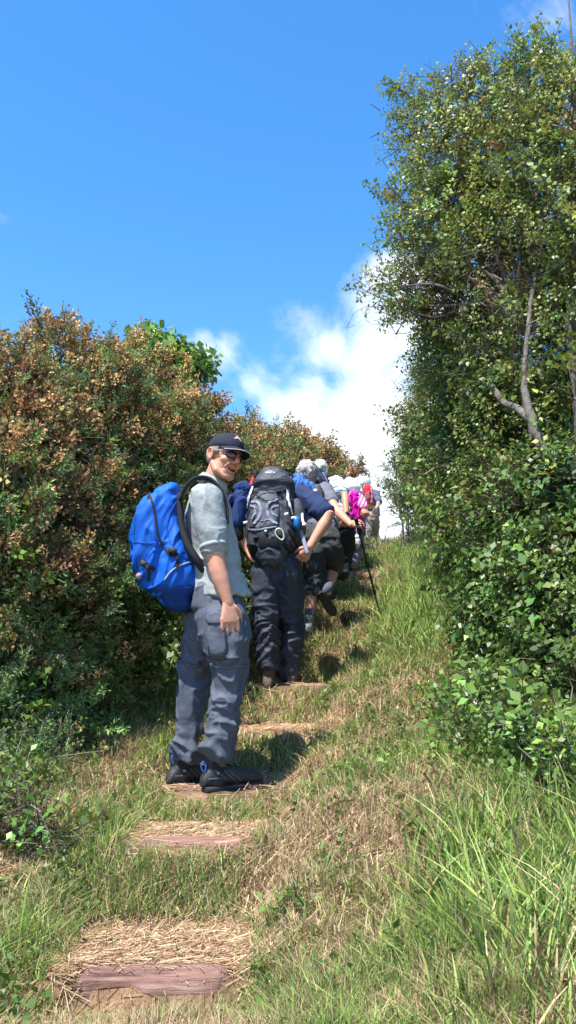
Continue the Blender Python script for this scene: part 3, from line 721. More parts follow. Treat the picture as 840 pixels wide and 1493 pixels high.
def fold_post(amp, seed, f=(9, 9, 16), f2=30, mask=None):
    def post(co, no):
        q = co * np.array(f); q[:, 2] += 5.0 * co[:, 0] * (1 if seed % 2 else -1) + 2.5 * fbm(co, 3, seed, 2)
        r_ = np.clip(1 - 2.6 * np.abs(vnoise(q, 1, seed)), -1, 1); r2 = np.clip(1 - 2.6 * np.abs(vnoise(q * 1.9 + 4, 1, seed + 3)), -1, 1)
        d = amp * (r_ * .55 + np.maximum(r_, 0) ** 3 * .8 + .35 * r2 + .5 * np.maximum(r2, 0) ** 3) + amp * .15 * vnoise(co, f2, seed + 8)
        if mask is not None: d = d * mask(co)
        return co + no * d[:, None]
    return post
def hand(wr, d, back, s, curl=.5, k=1.0):
    """palm, four fingers of different length bending away from the back, thumb leaving the side"""
    d = nrm(d); back = nrm(back - d * np.dot(back, d)); s0 = np.cross(d, back); s = s0 * (1 if np.dot(s0, s) > 0 else -1)
    kn = wr + d * .084 * k; P_ = []
    P_.append(loft([(wr - d * .01 * k, s * .024 * k, back * .019 * k), (wr + d * .03 * k, s * .034 * k, back * .018 * k), (wr + d * .064 * k, s * .041 * k, back * .015 * k), (kn, s * .043 * k, back * .012 * k)], n=16, p=2.6))
    for off, ln in ((.034, .088), (.0115, .099), (-.0115, .092), (-.034, .072)):
        p = kn + s * off * k - d * .012 * k; a = curl * .55; pts = [p]; dd = d + s * off * 1.0
        for i, fr in enumerate((.47, .30, .23)):
            a += curl * (.95 if i else .1)
            v = nrm(dd * math.cos(a) - back * math.sin(a)); p = p + v * ln * fr * k * (1.15 if i == 0 else 1); pts.append(p)
        P_.append(tube(pts, [.0112 * k, .0102 * k, .0094 * k, .0080 * k], n=10))
    t0 = wr + d * .022 * k + s * .026 * k
    P_.append(tube([t0, t0 + nrm(d * .7 + s * .7 - back * .3) * .038 * k, t0 + nrm(d * .7 + s * .7 - back * .3) * .038 * k + nrm(d * .95 + s * .1 - back * .55 * (.5 + curl)) * .032 * k,
                   t0 + nrm(d * .7 + s * .7 - back * .3) * .038 * k + nrm(d * .95 + s * .1 - back * .55 * (.5 + curl)) * .056 * k], [.016 * k, .0125 * k, .011 * k, .0085 * k], n=10))
    return P_
class Head:
    def __init__(s, c, D, U, k=1.0):
        s.c = np.array(c, float); s.D = nrm(D); s.U = nrm(U - s.D * np.dot(U, s.D)); s.L = np.cross(s.U, s.D); s.k = k
    def w(s, x, y, z): return s.c + (s.D * x + s.L * y + s.U * z) * s.k
    def v(s, x, y, z): return (s.D * x + s.L * y + s.U * z) * s.k
    def loc(s, co): q = (co - s.c) / s.k; return np.stack([q @ s.D, q @ s.L, q @ s.U], -1)
    def e(s, c, r): return ell(s.w(*c), s.v(r[0], 0, 0), s.v(0, r[1], 0), s.v(0, 0, r[2]))
    def t(s, pts, rad, **k): return tube([s.w(*p) for p in pts], [r_ * s.k for r_ in rad], **k)
def head_parts(h, ears=True):
    o = [h.e((-.008, 0, .030), (.098, .076, .092)), h.e((.030, 0, -.025), (.062, .060, .085)), h.e((.045, 0, .035), (.050, .060, .055)),
         h.e((.066, 0, -.098), (.024, .026, .019)), h.e((.045, 0, -.075), (.045, .045, .035)),
         h.t([(.092, 0, .022), (.104, 0, .004), (.117, 0, -.018)], [.008, .010, .013]), h.e((.110, 0, -.024), (.013, .013, .010))]
    for q in (-1, 1):
        o += [h.t([(.002, q * .058, -.045), (.035, q * .050, -.083), (.066, q * .018, -.103)], [.020, .020, .016]),
              h.e((.064, q * .040, -.020), (.026, .026, .022)), h.e((.104, q * .013, -.028), (.010, .009, .008)),
              h.t([(.086, 0, .034), (.088, q * .022, .037), (.074, q * .050, .031)], [.011, .012, .010]),
              h.t([(.091, 0, -.054), (.086, q * .016, -.051), (.077, q * .029, -.045)], [.0065, .0065, .005]),
              h.t([(.091, 0, -.078), (.087, q * .014, -.074), (.078, q * .026, -.064)], [.009, .009, .006]),
              h.t([(.098, q * .016, -.026), (.089, q * .033, -.040), (.078, q * .040, -.058)], [.003, .0065, .005])]
        if ears:
            o += [h.t([(-.006, q * .078, -.030), (.004, q * .080, -.016), (.004, q * .083, .004), (-.002, q * .087, .022), (-.016, q * .090, .028), (-.027, q * .091, .014), (-.024, q * .088, -.008), (-.013, q * .083, -.026)],
                      [.007, .006, .006, .006, .006, .006, .006, .007], n=10), h.e((-.008, q * .078, -.002), (.017, .006, .024))]
    return o
def face_details(h, par, glasses=False, open_mouth=True):
    dk = mat('mouth_dark', (.06, .018, .015), .5); te = mat('teeth', (.62, .58, .50), .3, .03)
    V, F = join([h.t([(.0905, -.024, -.058), (.099, -.010, -.0650), (.101, 0, -.0665), (.099, .010, -.0650), (.0905, .024, -.058)], [.002, .0055, .0065, .0055, .002], n=10)]); mesh('mouth', V, F, dk, par)
    V, F = join([h.t([(.090, -.018, -.0575), (.1015, 0, -.0625), (.090, .018, -.0575)], [.0015, .0030, .0015], n=8, sub=4)]); mesh('teeth', V, F, te, par)
    ew = mat('eye', (.7, .68, .64), .2, .02); ei = mat('iris', (.05, .06, .06), .2)
    for q in (-1, 1):
        V, F = h.e((.076, q * .031, .010), (.013, .013, .012)); o = mesh('eye', V, F, ew, par)
        V, F = h.e((.0865, q * .032, .010), (.0035, .0055, .0055)); mesh('iris', V, F, ei, o)
def hair_mesh(h, par, col, extent=(.108, .088, .104), c=(-.016, 0, .036), rough=.006, cut=lambda q: None, vox=.006, seed=0):
    def post(co, no): return co + no * (rough * fbm(co, 60, seed, 3))[:, None]
    # cut the face region away
    V, F = ell(h.w(*c), h.v(extent[0], 0, 0), h.v(0, extent[1], 0), h.v(0, 0, extent[2]), n=44, m=30)
    q = h.loc(V); ok = cut(q)
    Fk = [f for f in F if all(ok[i] for i in f)]
    used = sorted({i for f in Fk for i in f}); mp_ = {i: j for j, i in enumerate(used)}
    Vk = V[used]; Fk = [tuple(mp_[i] for i in f) for f in Fk]
    n_ = nrm(Vk - h.w(*c)); Vo = Vk + n_ * (rough * fbm(Vk, 55, seed, 3))[:, None]; Vi = Vk - n_ * .02 * h.k; m = len(Vk)
    from collections import Counter
    ec = Counter(); 
    for f in Fk:
        for a, b_ in zip(f, f[1:] + f[:1]): ec[(a, b_)] += 1
    Fs = list(Fk) + [tuple(i + m for i in f[::-1]) for f in Fk] + [(b_, a, a + m, b_ + m) for (a, b_) in ec if (b_, a) not in ec]
    VV_ = np.concatenate([Vo, Vi]); cc = np.clip(np.array(col)[None] * (1 + .35 * fbm(VV_, 90, seed + 4, 2))[:, None], .01, .85)
    return mesh('hair', VV_, Fs, HAIRM, par, col=cc)

def boot(par, heel, d, col_m, k=1.0, up=A(0, 0, 1), shaft=True, name='boot', leg=None, label=None):
    """walking boot: heel at the back of the sole on the ground"""
    d = nrm(d); up = nrm(up - d * np.dot(up, d)); s = np.cross(d, up)
    secs = []
    for x, w_, h_ in ((-.005, .030, .035), (.02, .039, .055), (.06, .040, .060), (.10, .041, .056), (.15, .046, .043), (.20, .050, .036), (.245, .046, .032), (.278, .032, .026), (.292, .016, .016)):
        secs.append((heel + d * x * k + up * (h_ + .022) * k, s * w_ * k, up * h_ * k))
    parts = [loft(secs, n=20, p=2.3)]
    if shaft:
        top = leg if leg is not None else heel + d * .05 * k + up * .2 * k
        parts.append(tube([heel + d * .055 * k + up * .05 * k, heel + d * .055 * k + up * .10 * k, heel + d * .05 * k + up * .15 * k], [.046 * k, .045 * k, .050 * k], ref=d, n=18, flat=1.12))
    bt = remesh(name, parts, .0055, 2, col_m, par, post=lambda co, no: co + no * (.0022 * fbm(co, 28, 3, 2))[:, None])
    if label: bt['label'] = label
    sl = []
    for x, w_ in ((-.012, .020), (.0, .036), (.04, .041), (.09, .039), (.14, .045), (.20, .053), (.25, .049), (.283, .034), (.300, .014)):
        z = .012 + .010 * max(0, (x - .2) / .1) ** 2
        sl.append((heel + d * x * k + up * z * k, s * w_ * k, up * .014 * k))
    V, F = loft(sl, n=24, p=5, round_ends=False); 
    V = V + np.outer(-np.abs(np.sin((V - heel) @ d * 180 / k)) * .003 * (((V - heel) @ up) < .006), up)
    mesh('sole', V, F, RUB, bt)
    if k > .97 and par.name == 'person':
        GT = mat('grey_boot_trim', (.07, .072, .078), .6, .2)
        for sg in (-1, 1):
            for a_, b_ in (((.03, .10), (.10, .045)), ((.075, .10), (.13, .045)), ((.11, .085), (.165, .042)), ((.0, .06), (.07, .06))):
                pts = [heel + d * (a_[0] + (b_[0] - a_[0]) * f) * k + up * (a_[1] + (b_[1] - a_[1]) * f) * k + s * sg * .05 for f in (0, .5, 1)]
                strap('side_stripe', bt, pts, .009, GT, dirv=-s * sg, lift=.001, sub=3)
            V, F = ell(heel + d * .045 * k + up * .085 * k + s * sg * .045 * k, .0065); mesh('eyelet', V, F, GREYP, bt)
    lp = []
    for i in range(4):
        x = .085 + .028 * i; h_ = np.interp(x, (.06, .10, .15, .20), (.142, .134, .108, .094)) - .0
        lp.append(tube([heel + d * (x * k) + s * .028 * k + up * (h_ - .012) * k, heel + d * (x * k) + up * (h_ + .001) * k, heel + d * (x + .012) * k - s * .028 * k + up * (h_ - .012) * k], .0028 * k, n=6, sub=4))
    V, F = join(lp); mesh('lace', V, F, BLK, bt)
    return bt

def person(spec):
    Y0 = spec['Y']; k = spec.get('k', 1.0); J = {}
    for a, b_ in spec['J'].items(): J[a] = P(b_[0], b_[1], Y0 + (b_[2] if len(b_) > 2 else 0))
    root_loc = np.array(J['root']); par = empty('person', root_loc, spec['label'], 'person', spec.get('group'))
    vox = spec.get('vox', .008); right = nrm((J['shR'] - J['shL']) * A(1, 1, .4))
    up_of = lambda a, b_: nrm(b_ - a)
    sk = []; H = Head(J['head'], A(*spec['D']), A(*spec.get('U', (0, 0, 1))), k * 1.0); spec['H'] = H
    sk += head_parts(H)
    fw = nrm(np.cross(A(0, 0, 1), right))
    sp = [J['pelvis'], J['waist'], J['chest'], J['neck']]
    T = np.linspace(0, 3, 10); sc = catmull(sp, T); cutn = 2 if 'hem' not in spec else 1
    def torso(wd, dp, extra=0):
        secs = []
        for i, c in enumerate(sc):
            tg = nrm(sc[min(i + 1, 9)] - sc[max(i - 1, 0)]); f_ = nrm(np.cross(tg, right)); r_ = right
            secs.append((c, r_ * (np.interp(T[i], (0, 1, 2, 2.6, 3), wd) * k + extra), f_ * (np.interp(T[i], (0, 1, 2, 2.6, 3), dp) * k + extra)))
        return secs
    sk.append(loft(torso((.14, .12, .14, .10, .055), (.09, .085, .095, .075, .052)), n=20))
    sk.append(tube([J['neck'] - nrm(H.w(-.02, 0, -.05) - J['neck']) * .04 * k, J['neck'] * .4 + H.w(-.012, 0, -.06) * .6, H.w(-.008, 0, -.04)], [.060 * k, .056 * k, .058 * k], n=18))
    for q in 'LR':
        a, b_, c = J['sh' + q], J['el' + q], J['wr' + q]; ar = spec.get('arm_r', (.046, .042, .038, .040, .034, .026))
        sk.append(tube([a, a + (b_ - a) * .5, b_, b_ + (c - b_) * .28, b_ + (c - b_) * .65, c], [x * k for x in ar], n=16))
        hd = spec.get('hand' + q)
        dd = c - b_
        if hd: sk += hand(c, A(*hd['d']) if 'd' in hd else dd, A(*hd['back']), A(*hd['side']), hd.get('curl', .6), k * hd.get('k', 1))
        else: sk += hand(c, dd, right * (1 if q == 'R' else -1), fw, .45, k)
        h_, n_, an = J['hip' + q], J['knee' + q], J['ank' + q]
        sk.append(tube([h_, h_ + (n_ - h_) * .5, n_, n_ + (an - n_) * .3, n_ + (an - n_) * .7, an], [x * k for x in (.078, .066, .050, .054, .038, .034)], n=16))
    base = A(*spec.get('skin', SKINC))
    def colf(co):
        c = base[None] * (1 + .07 * fbm(co, 14, 5, 2) + .07 * fbm(co, 70, 6, 2))[:, None]; q = H.loc(co)
        inh = (np.abs(q[:, 1]) < .11) & (q[:, 2] > -.13) & (q[:, 2] < .14) & (np.abs(q[:, 0]) < .14)
        c[:, 1:] *= (1 - .05 * np.clip(vnoise(co, 10, 9), 0, 1))[:, None]
        red = inh & (((q[:, 0] > .10) & (q[:, 2] > -.035)) | (np.abs(q[:, 1]) > .078)); c[red] *= A(1.0, .84, .84)
        lip = inh & (q[:, 0] > .084) & (q[:, 2] < -.047) & (q[:, 2] > -.084) & (np.abs(q[:, 1]) < .026); c[lip] *= A(.95, .72, .70)
        brow = inh & (q[:, 0] > .07) & (q[:, 2] > .030) & (q[:, 2] < .042) & (np.abs(q[:, 1]) > .012) & (np.abs(q[:, 1]) < .048); c[brow] *= .6
        return c
    vb = spec.get('vbody', vox); remesh('body', sk, vb, 3 if vb < .005 else 2, SKIN, par, colf=colf)
    face_details(H, par)
    # shirt
    sh = [loft(torso(spec.get('sw', (.165, .152, .178, .15, .078)), spec.get('sd', (.125, .112, .125, .10, .070)), 0)[cutn:], n=28)]
    ln = spec.get('sleeve', .8)
    for q in 'LR':
        a, b_, c = J['sh' + q], J['el' + q], J['wr' + q]; r0, r1, r2, r3 = [x * k for x in spec.get('slr', (.078, .072, .062, .048))]
        sh.append(tube([J['chest'] * .45 + a * .25 + J['neck'] * .3, a], [.085 * k, .080 * k], n=18))
        if ln <= 1: sh.append(tube([a, a + (b_ - a) * ln * .5, a + (b_ - a) * ln], [r0, (r0 + r1) / 2, r1], n=20))
        else: sh.append(tube([a, (a + b_) / 2, b_, b_ + (c - b_) * (ln - 1)], [r0, r1, r2, r3], n=20))
    if 'hem' in spec: sh.append(loft([(P(x, y, Y0), right * w_ * k, fw * d_ * k) for x, y, w_, d_ in spec['hem']], n=28, round_ends=False))
    amp = spec.get('fold', .006)
    if 'shirt_col' in spec: remesh('shirt', sh, vox, 3, SKIN if False else mat('printed_cloth', None, .9, .06, 20, attr=True, bump=.2, spec=.15), par, post=fold_post(amp, 5), colf=lambda co: spec['shirt_col'](co, J))
    else: remesh('shirt', sh, vox, 3, spec['shirt'], par, post=fold_post(amp, spec.get('seed', 5), (7, 7, 9)))
    if spec.get('collar'):
        cc = J['neck'] * .62 + H.w(-.012, 0, -.06) * .38; ax = nrm(H.w(-.012, 0, -.06) - J['neck']); f_ = nrm(np.cross(ax, right)); r_ = np.cross(f_, ax)
        secs = []; n = 24; V = []
        for i in range(n):
            th = -math.pi + 2 * math.pi * (i + .5) / n * .93 + .22 - math.pi / 2 + math.pi
            dr = r_ * math.cos(th) + f_ * math.sin(th)
            for (rr_, zz_) in ((.064, .018), (.071, .020), (.092, -.022), (.086, -.026)): V.append(cc + dr * rr_ * k + ax * zz_ * k)
        F = [(i * 4 + j, i * 4 + (j + 1) % 4, i * 4 + 4 + (j + 1) % 4, i * 4 + 4 + j) for i in range(n - 1) for j in range(4)] + [(0, 1, 2, 3), tuple(4 * (n - 1) + q_ for q_ in (3, 2, 1, 0))]
        mesh('collar', np.array(V), F, spec['shirt'], par)
    # trousers
    tr_ = spec.get('tr', (.105, .098, .083, .075, .074)); tl = spec.get('tlen', (1.97, 1.97)); tp = []
    pv = J['pelvis']; tg = nrm(J['waist'] - pv)
    tp.append(loft([(pv - tg * .07 * k, right * .11 * k, fw * .075 * k), (pv, right * .172 * k, fw * .130 * k), (pv + tg * .09 * k, right * .160 * k, fw * .118 * k)], n=26))
    for q, t_ in zip('LR', tl):
        h_, n_, an = J['hip' + q], J['knee' + q], J['ank' + q]
        r_ = [x * k for x in spec.get('tr' + q, tr_)]
        pts = [h_ + (pv - h_) * .15, h_ + (n_ - h_) * .5, n_, n_ + (an - n_) * .5, an]
        tt = t_ / 2 * 4
        TT = np.linspace(0, tt, max(4, int(14 * t_ / 2))); pc = catmull(pts, TT); rc = np.interp(TT, range(5), r_)
        tp.append(tube(pc, list(rc), n=22))
    def tmask(co):
        m = np.ones(len(co)) * .7
        for q in 'LR':
            for a, g_ in ((J['knee' + q], .9), (J['ank' + q] + A(0, 0, .05), 1.3)): m = m + g_ * np.exp(-(np.linalg.norm(co - a, axis=1) / .14) ** 2)
        return m
    remesh('trousers' if max(tl) > 1.7 else 'shorts', tp, vox, 3, spec['trousers'], par, post=fold_post(spec.get('tfold', .009), spec.get('seed', 5) + 2, (8, 8, 13), mask=tmask))
    for q in 'LR':
        bs = spec.get('boot' + q)
        if bs:
            heel = P(bs['heel'][0], bs['heel'][1], Y0 + bs['heel'][2]); bt = boot(par, heel, A(*bs['d']), spec['bootm'], k * bs.get('k', 1), A(*bs.get('up', (0, 0, 1))), label=bs.get('label'))
            if spec.get('sock'):
                an = J['ank' + q]; n_ = J['knee' + q]; V, F = tube([heel + A(*bs.get('up', (0, 0, 1))) * .1 * k + nrm(A(*bs['d'])) * .05, an, an + (n_ - an) * .17], [.044 * k, .042 * k, .046 * k], n=18); mesh('sock', V, F, spec['sock'], par)
    return par, J, H

def on_surface(o, pts, dirv, lift=.004):
    """drop points on a thing's surface along dirv (world)"""
    me = o.data; off = np.zeros(3); q = o
    while q is not None: off = off + np.array(q.location); q = q.parent
    bv = BVHTree.FromPolygons([tuple(np.array(v.co) + off) for v in me.vertices], [tuple(p.vertices) for p in me.polygons]); d = Vector(tuple(nrm(dirv)))
    res = []
    for p in pts:
        h_, n_, i, dist = bv.ray_cast(Vector(tuple(p)) - d * 2, d)
        if h_ is None: h_, n_, i, dist = bv.find_nearest(Vector(tuple(p)))
        res.append((np.array(h_) + np.array(n_) * lift, np.array(n_)))
    return res
def strap(name, o, pts, width, material, dirv=(0, 1, 0), par=None, thick=.003, sub=6, lift=.003):
    """flat webbing lying on the surface of o along the given points"""
    T = np.linspace(0, len(pts) - 1, (len(pts) - 1) * sub + 1); pc = catmull(pts, T); S = on_surface(o, pc, dirv, lift)
    secs = []
    for i, (p, n_) in enumerate(S):
        tg = nrm(S[min(i + 1, len(S) - 1)][0] - S[max(i - 1, 0)][0]); s = nrm(np.cross(n_, tg)); secs.append((p, s * width / 2, nrm(np.cross(tg, s)) * thick))
    V, F = loft(secs, n=12, p=4, round_ends=False); return mesh(name, V, F, material, par or o)
def patch(name, o, outline, material, dirv=(0, 1, 0), par=None, lift=.003):
    """thin filled patch with an outline lying on the surface of o"""
    c = np.mean(outline, 0); rings = []; m = len(outline)
    pts = [c] + [c + (p - c) * f for f in (.35, .7, 1.0) for p in outline]; S = on_surface(o, pts, dirv, lift); V = [s[0] for s in S]
    F = [(0, 1 + j, 1 + (j + 1) % m) for j in range(m)] + [(1 + r_ * m + j, 1 + (r_ + 1) * m + j, 1 + (r_ + 1) * m + (j + 1) % m, 1 + r_ * m + (j + 1) % m) for r_ in range(2) for j in range(m)]
    F += [(1 + 2 * m + j, len(V) + j, len(V) + (j + 1) % m, 1 + 2 * m + (j + 1) % m) for j in range(m)]; V += [S[1 + 2 * m + j][0] - S[1 + 2 * m + j][1] * (lift + .002) for j in range(m)]
    return mesh(name, np.array(V), F, material, par or o)
def trekking_pole(top, tip, label, shaft_m, grip_m, par=None, tilt=0, basket=True):
    o = empty('trekking_pole', tip, label, 'trekking pole'); d = nrm(tip - top); Ln = np.linalg.norm(tip - top)
    V, F = join([tube([top + d * .10, top + d * Ln * .45], .011, n=12, ends=False), tube([top + d * Ln * .45, top + d * Ln * .72], .0095, n=12, ends=False), tube([top + d * Ln * .72, tip - d * .03], .0075, n=12, ends=False)]); mesh('shaft', V, F, shaft_m, o)
    V, F = join([tube([top, top + d * .03, top + d * .07, top + d * .13, top + d * .15], [.019, .016, .0145, .017, .013], n=14)]); mesh('grip', V, F, grip_m, o)
    V, F = tube([tip - d * .03, tip], [.004, .002], n=8); mesh('tip', V, F, mat('steel', (.5, .5, .5), .3, .05, metal=.9), o)
    if basket:
        V, F = tube([tip - d * .055, tip - d * .045], [.022, .024], n=16); mesh('basket', V, F, RUB, o)
    for f in (.45, .72):
        V, F = tube([top + d * (Ln * f - .02), top + d * (Ln * f + .02)], .0115, n=12); mesh('lock_lever', V, F, RUB, o)
    a = A(1, 0, 0) if abs(d[0]) < .7 else A(0, 1, 0); s = nrm(a - d * np.dot(a, d))
    V, F = tube([top + d * .01, top + s * .035 + d * .04, top + s * .05 + d * .12, top + s * .03 + d * .15, top + d * .03], .004, n=8, sub=4); mesh('wrist_strap', V, F, BLK, o)
    return o

# ---------------------------------------------------------------- front man
SH = cloth('sage_grey_jersey', (.27, .295, .295)); TR1 = cloth('slate_nylon', (.070, .081, .108), .7, spec=.3)
BOOTB = mat('black_leather', (.022, .023, .027), .55, .3, 60, bump=.4, bscale=120, spec=.45)
Y1 = 4.3
sp1 = dict(Y=Y1, label='man in grey polo shirt, slate trousers and black cap, grinning back over his shoulder', vox=.0065, vbody=.0032, seed=3,
    J=dict(root=(305, 1157, 0), head=(326, 669, -.02), neck=(306, 712, 0), chest=(304, 752, .0), waist=(315, 820, 0), pelvis=(317, 884, 0),
           shR=(300, 728, -.165), elR=(318, 832, -.20), wrR=(333, 879, -.20), shL=(308, 724, .165), elL=(312, 800, .21), wrL=(328, 862, .20),
           hipR=(324, 902, -.085), kneeR=(334, 982, -.10), ankR=(317, 1116, -.12), hipL=(302, 902, .085), kneeL=(284, 985, .10), ankL=(271, 1108, .09)),
    D=(.70, -.69, -.17), U=(.27, 0, .96), sw=(.13, .155, .175, .145, .075), sd=(.10, .120, .112, .085, .062), sleeve=.66, slr=(.080, .068, .062, .05),
    hem=[(322, 868, .18, .150), (319, 850, .17, .138), (316, 830, .16, .125)],
    arm_r=(.050, .052, .044, .042, .034, .026), handR=dict(d=(.10, -.05, -1), back=(.35, -1, .0), side=(1, .3, 0), curl=.28, k=1.08),
    shirt=SH, trousers=TR1, collar=True, sock=cloth('black_sock', (.02, .02, .022)), trR=(.124, .112, .083, .070, .069), trL=(.114, .094, .072, .060, .064), tfold=.013, fold=.008, tlen=(1.84, 1.84),
    bootm=BOOTB, bootR=dict(heel=(300, 1155, -.13), d=(.86, .5, .04), k=1.0), bootL=dict(heel=(250, 1150, .08), d=(.75, .65, .02), k=1.0))
p1, J1, H1 = person(sp1)
hair_mesh(H1, p1, (.30, .27, .25), extent=(.103, .082, .097), c=(-.010, 0, .030), rough=.003, seed=2,
          cut=lambda q: ~((q[:, 0] > .035) | ((q[:, 2] < .0) & (q[:, 0] > -.03)) | (q[:, 2] < -.055)))
# cap
CAPM = cloth('navy_cap_cotton', (.020, .022, .036), .85, .1)
V, F = ell(H1.w(-.006, 0, .052), H1.v(.108, 0, .012), H1.v(0, .086, 0), H1.v(-.006, 0, .086), n=40, m=24)
q = H1.loc(V); lim = .040 + .10 * q[:, 0]
V = V - np.outer(np.minimum(q[:, 2] - lim, 0) * H1.k, H1.U); 
cap = mesh('cap', V, F, CAPM, p1)
Vb, Fb = [], []; nu, nv = 22, 8
for s_ in (0, 1):
    for i in range(nu):
        a = -1.25 + 2.5 * i / (nu - 1)
        for j in range(nv):
            f = j / (nv - 1); ext = .078 * math.cos(a * .82) ** .6 * f
            x = -.006 + (.100) * math.cos(a) + ext; y = .081 * math.sin(a) * (1 - .02 * f)
            z = .056 - .008 * f - .20 * ext - 2.4 * y * y + .10 * (x - .05) * (1 - f) - s_ * .004
            Vb.append(H1.w(x, y, z))
m = nu * nv
for i in range(nu - 1):
    for j in range(nv - 1):
        a = i * nv + j; Fb.append((a, a + 1, a + nv + 1, a + nv)); Fb.append((a + m, a + nv + m, a + nv + 1 + m, a + 1 + m))
for i in range(nu - 1): a = i * nv + nv - 1; Fb.append((a, a + m, a + nv + m, a + nv))
for j in range(nv - 1): Fb.append((j, j + m, j + 1 + m, j + 1)); a = (nu - 1) * nv + j; Fb.append((a, a + 1, a + 1 + m, a + m))
brim = mesh('brim', np.array(Vb), Fb, CAPM, cap)
pipe = [np.array(Vb[i * nv + nv - 1]) + H1.U * .001 for i in range(nu)]
V, F = tube(pipe, .0018, n=6); mesh('piping', V, F, mat('pale_piping', (.45, .47, .50), .7), cap)
V, F = ell(H1.w(-.006, 0, .137), .007); mesh('button', V, F, CAPM, cap)
lg = []
def capdir(az, elv): return nrm(H1.v(math.cos(az) * math.cos(elv), math.sin(az) * math.cos(elv), math.sin(elv)))
def cap_mark(name, pts, wdt, m_):
    S = []
    for az, elv in pts:
        d = capdir(az, elv); S.append(H1.w(-.006, 0, .052) + d * .16)
    c0 = H1.w(-.006, 0, .052); bv = []
    S2 = []
    me = cap.data; off = np.array(p1.location)
    tree = BVHTree.FromPolygons([tuple(np.array(v.co) + off) for v in me.vertices], [tuple(p_.vertices) for p_ in me.polygons])
    for az, elv in pts:
        d = capdir(az, elv); h_, n_, i, ds = tree.ray_cast(Vector(tuple(c0 + d * .25)), Vector(tuple(-d))); S2.append((np.array(h_) + np.array(n_) * .0015, np.array(n_)))
    secs = []
    for i, (p_, n_) in enumerate(S2):
        tg = nrm(S2[min(i + 1, len(S2) - 1)][0] - S2[max(i - 1, 0)][0]); s_ = nrm(np.cross(n_, tg)); f = math.sin(math.pi * (i + .6) / (len(S2) + .2))
        secs.append((p_, s_ * wdt / 2 * f, n_ * .001))
    V, F = loft(secs, n=8, round_ends=False); mesh(name, V, F, m_, cap)
RED = mat('red_print', (.62, .02, .03), .6); 
cap_mark('logo', [(-.02 - .045 * i, .62 - .02 * i) for i in range(9)], .008, mat('white_print', (.75, .75, .75), .6))
cap_mark('logo', [(-.10 - .03 * i, .52 + .04 * i) for i in range(6)], .011, RED)
cap_mark('logo', [(.12 - .03 * i, .42 + .006 * i * i) for i in range(9)], .006, mat('white_print', (.75, .75, .75), .6))
# sunglasses
GL = mat('dark_red_lens', (.040, .010, .012), .22, .03, spec=.6); gls = empty('sunglasses', (0, 0, 0), None, None); gls.parent = p1; gls.location = (0, 0, 0)
for q_ in (-1, 1):
    secs = []
    for i in range(9):
        f = i / 8; yy = q_ * (.008 + .052 * f); xx = .111 - .030 * f ** 2.2; hh = .0195 * (math.sin(math.pi * (f * .84 + .10))) ** .5
        secs.append((H1.w(xx, yy, .008 - .002 * f), H1.v(0, 0, hh), H1.v(.0018, q_ * .0012, 0)))
    V, F = loft(secs, n=16, round_ends=False); mesh('lens', V, F, GL, gls)
    V, F = H1.t([(.080, q_ * .062, .018), (.040, q_ * .079, .016), (.0, q_ * .084, .014), (-.018, q_ * .084, .004)], [.0030, .0026, .0024, .0022], n=8, sub=4); mesh('temple_arm', V, F, GREYP, gls)
V, F = H1.t([(.110, -.010, .014), (.115, 0, .017), (.110, .010, .014)], [.002, .002, .002], n=8); mesh('bridge', V, F, GREYP, gls)
# cuff rib, pocket, pull tabs, knee seam
a, b_ = J1['shR'], J1['elR']; dd = b_ - a
V, F = tube([a + dd * .635, a + dd * .69], [.0695, .0705], n=28, ends=False); mesh('sleeve_cuff', V, F, SH, p1)
shirt = [o for o in p1.children if o.name.startswith('shirt')][0]; trs = [o for o in p1.children if o.name.startswith('trousers')][0]
def PX(pts, Y): return [P(x, y, Y) for x, y in pts]
CARG = cloth('pocket_nylon', (.076, .088, .117), .7)
pk = patch('cargo_pocket', trs, PX([(308, 900), (322, 898), (330, 902), (331, 925), (333, 950), (331, 962), (318, 962), (309, 958), (306, 930)], Y1 - .1), CARG, lift=.012)
patch('pocket_flap', trs, PX([(305, 898), (318, 895), (331, 899), (332, 912), (318, 913), (306, 911)], Y1 - .1), CARG, lift=.018)
strap('zip_seam', trs, PX([(306, 968), (320, 973), (336, 974), (352, 972), (360, 970)], Y1 - .1), .014, CARG, lift=.004)
strap('zip_seam', trs, PX([(275, 968), (284, 973), (296, 970)], Y1 + .1), .014, CARG, lift=.004)
BLUET = mat('bright_blue_webbing', (.02, .12, .5), .6)
for (x, y, dy) in ((255, 1106, .08), (298, 1117, -.14)):
    c = P(x, y, Y1 + dy); V, F = tube([c + A(-.004, -.01, -.025), c + A(-.014, -.012, 0), c + A(-.006, -.012, .02), c + A(.008, -.01, .012), c + A(.006, -.01, -.022)], .0032, n=8, sub=3); mesh('pull_tab', V, F, BLUET, p1)
# wrist detail: trouser belt loop ring
V, F = tube([P(352, 908, Y1 - .12), P(357, 902, Y1 - .12), P(357, 914, Y1 - .12), P(352, 908, Y1 - .12)], .004, n=8, sub=4); mesh('belt_clip', V, F, GREYP, p1)

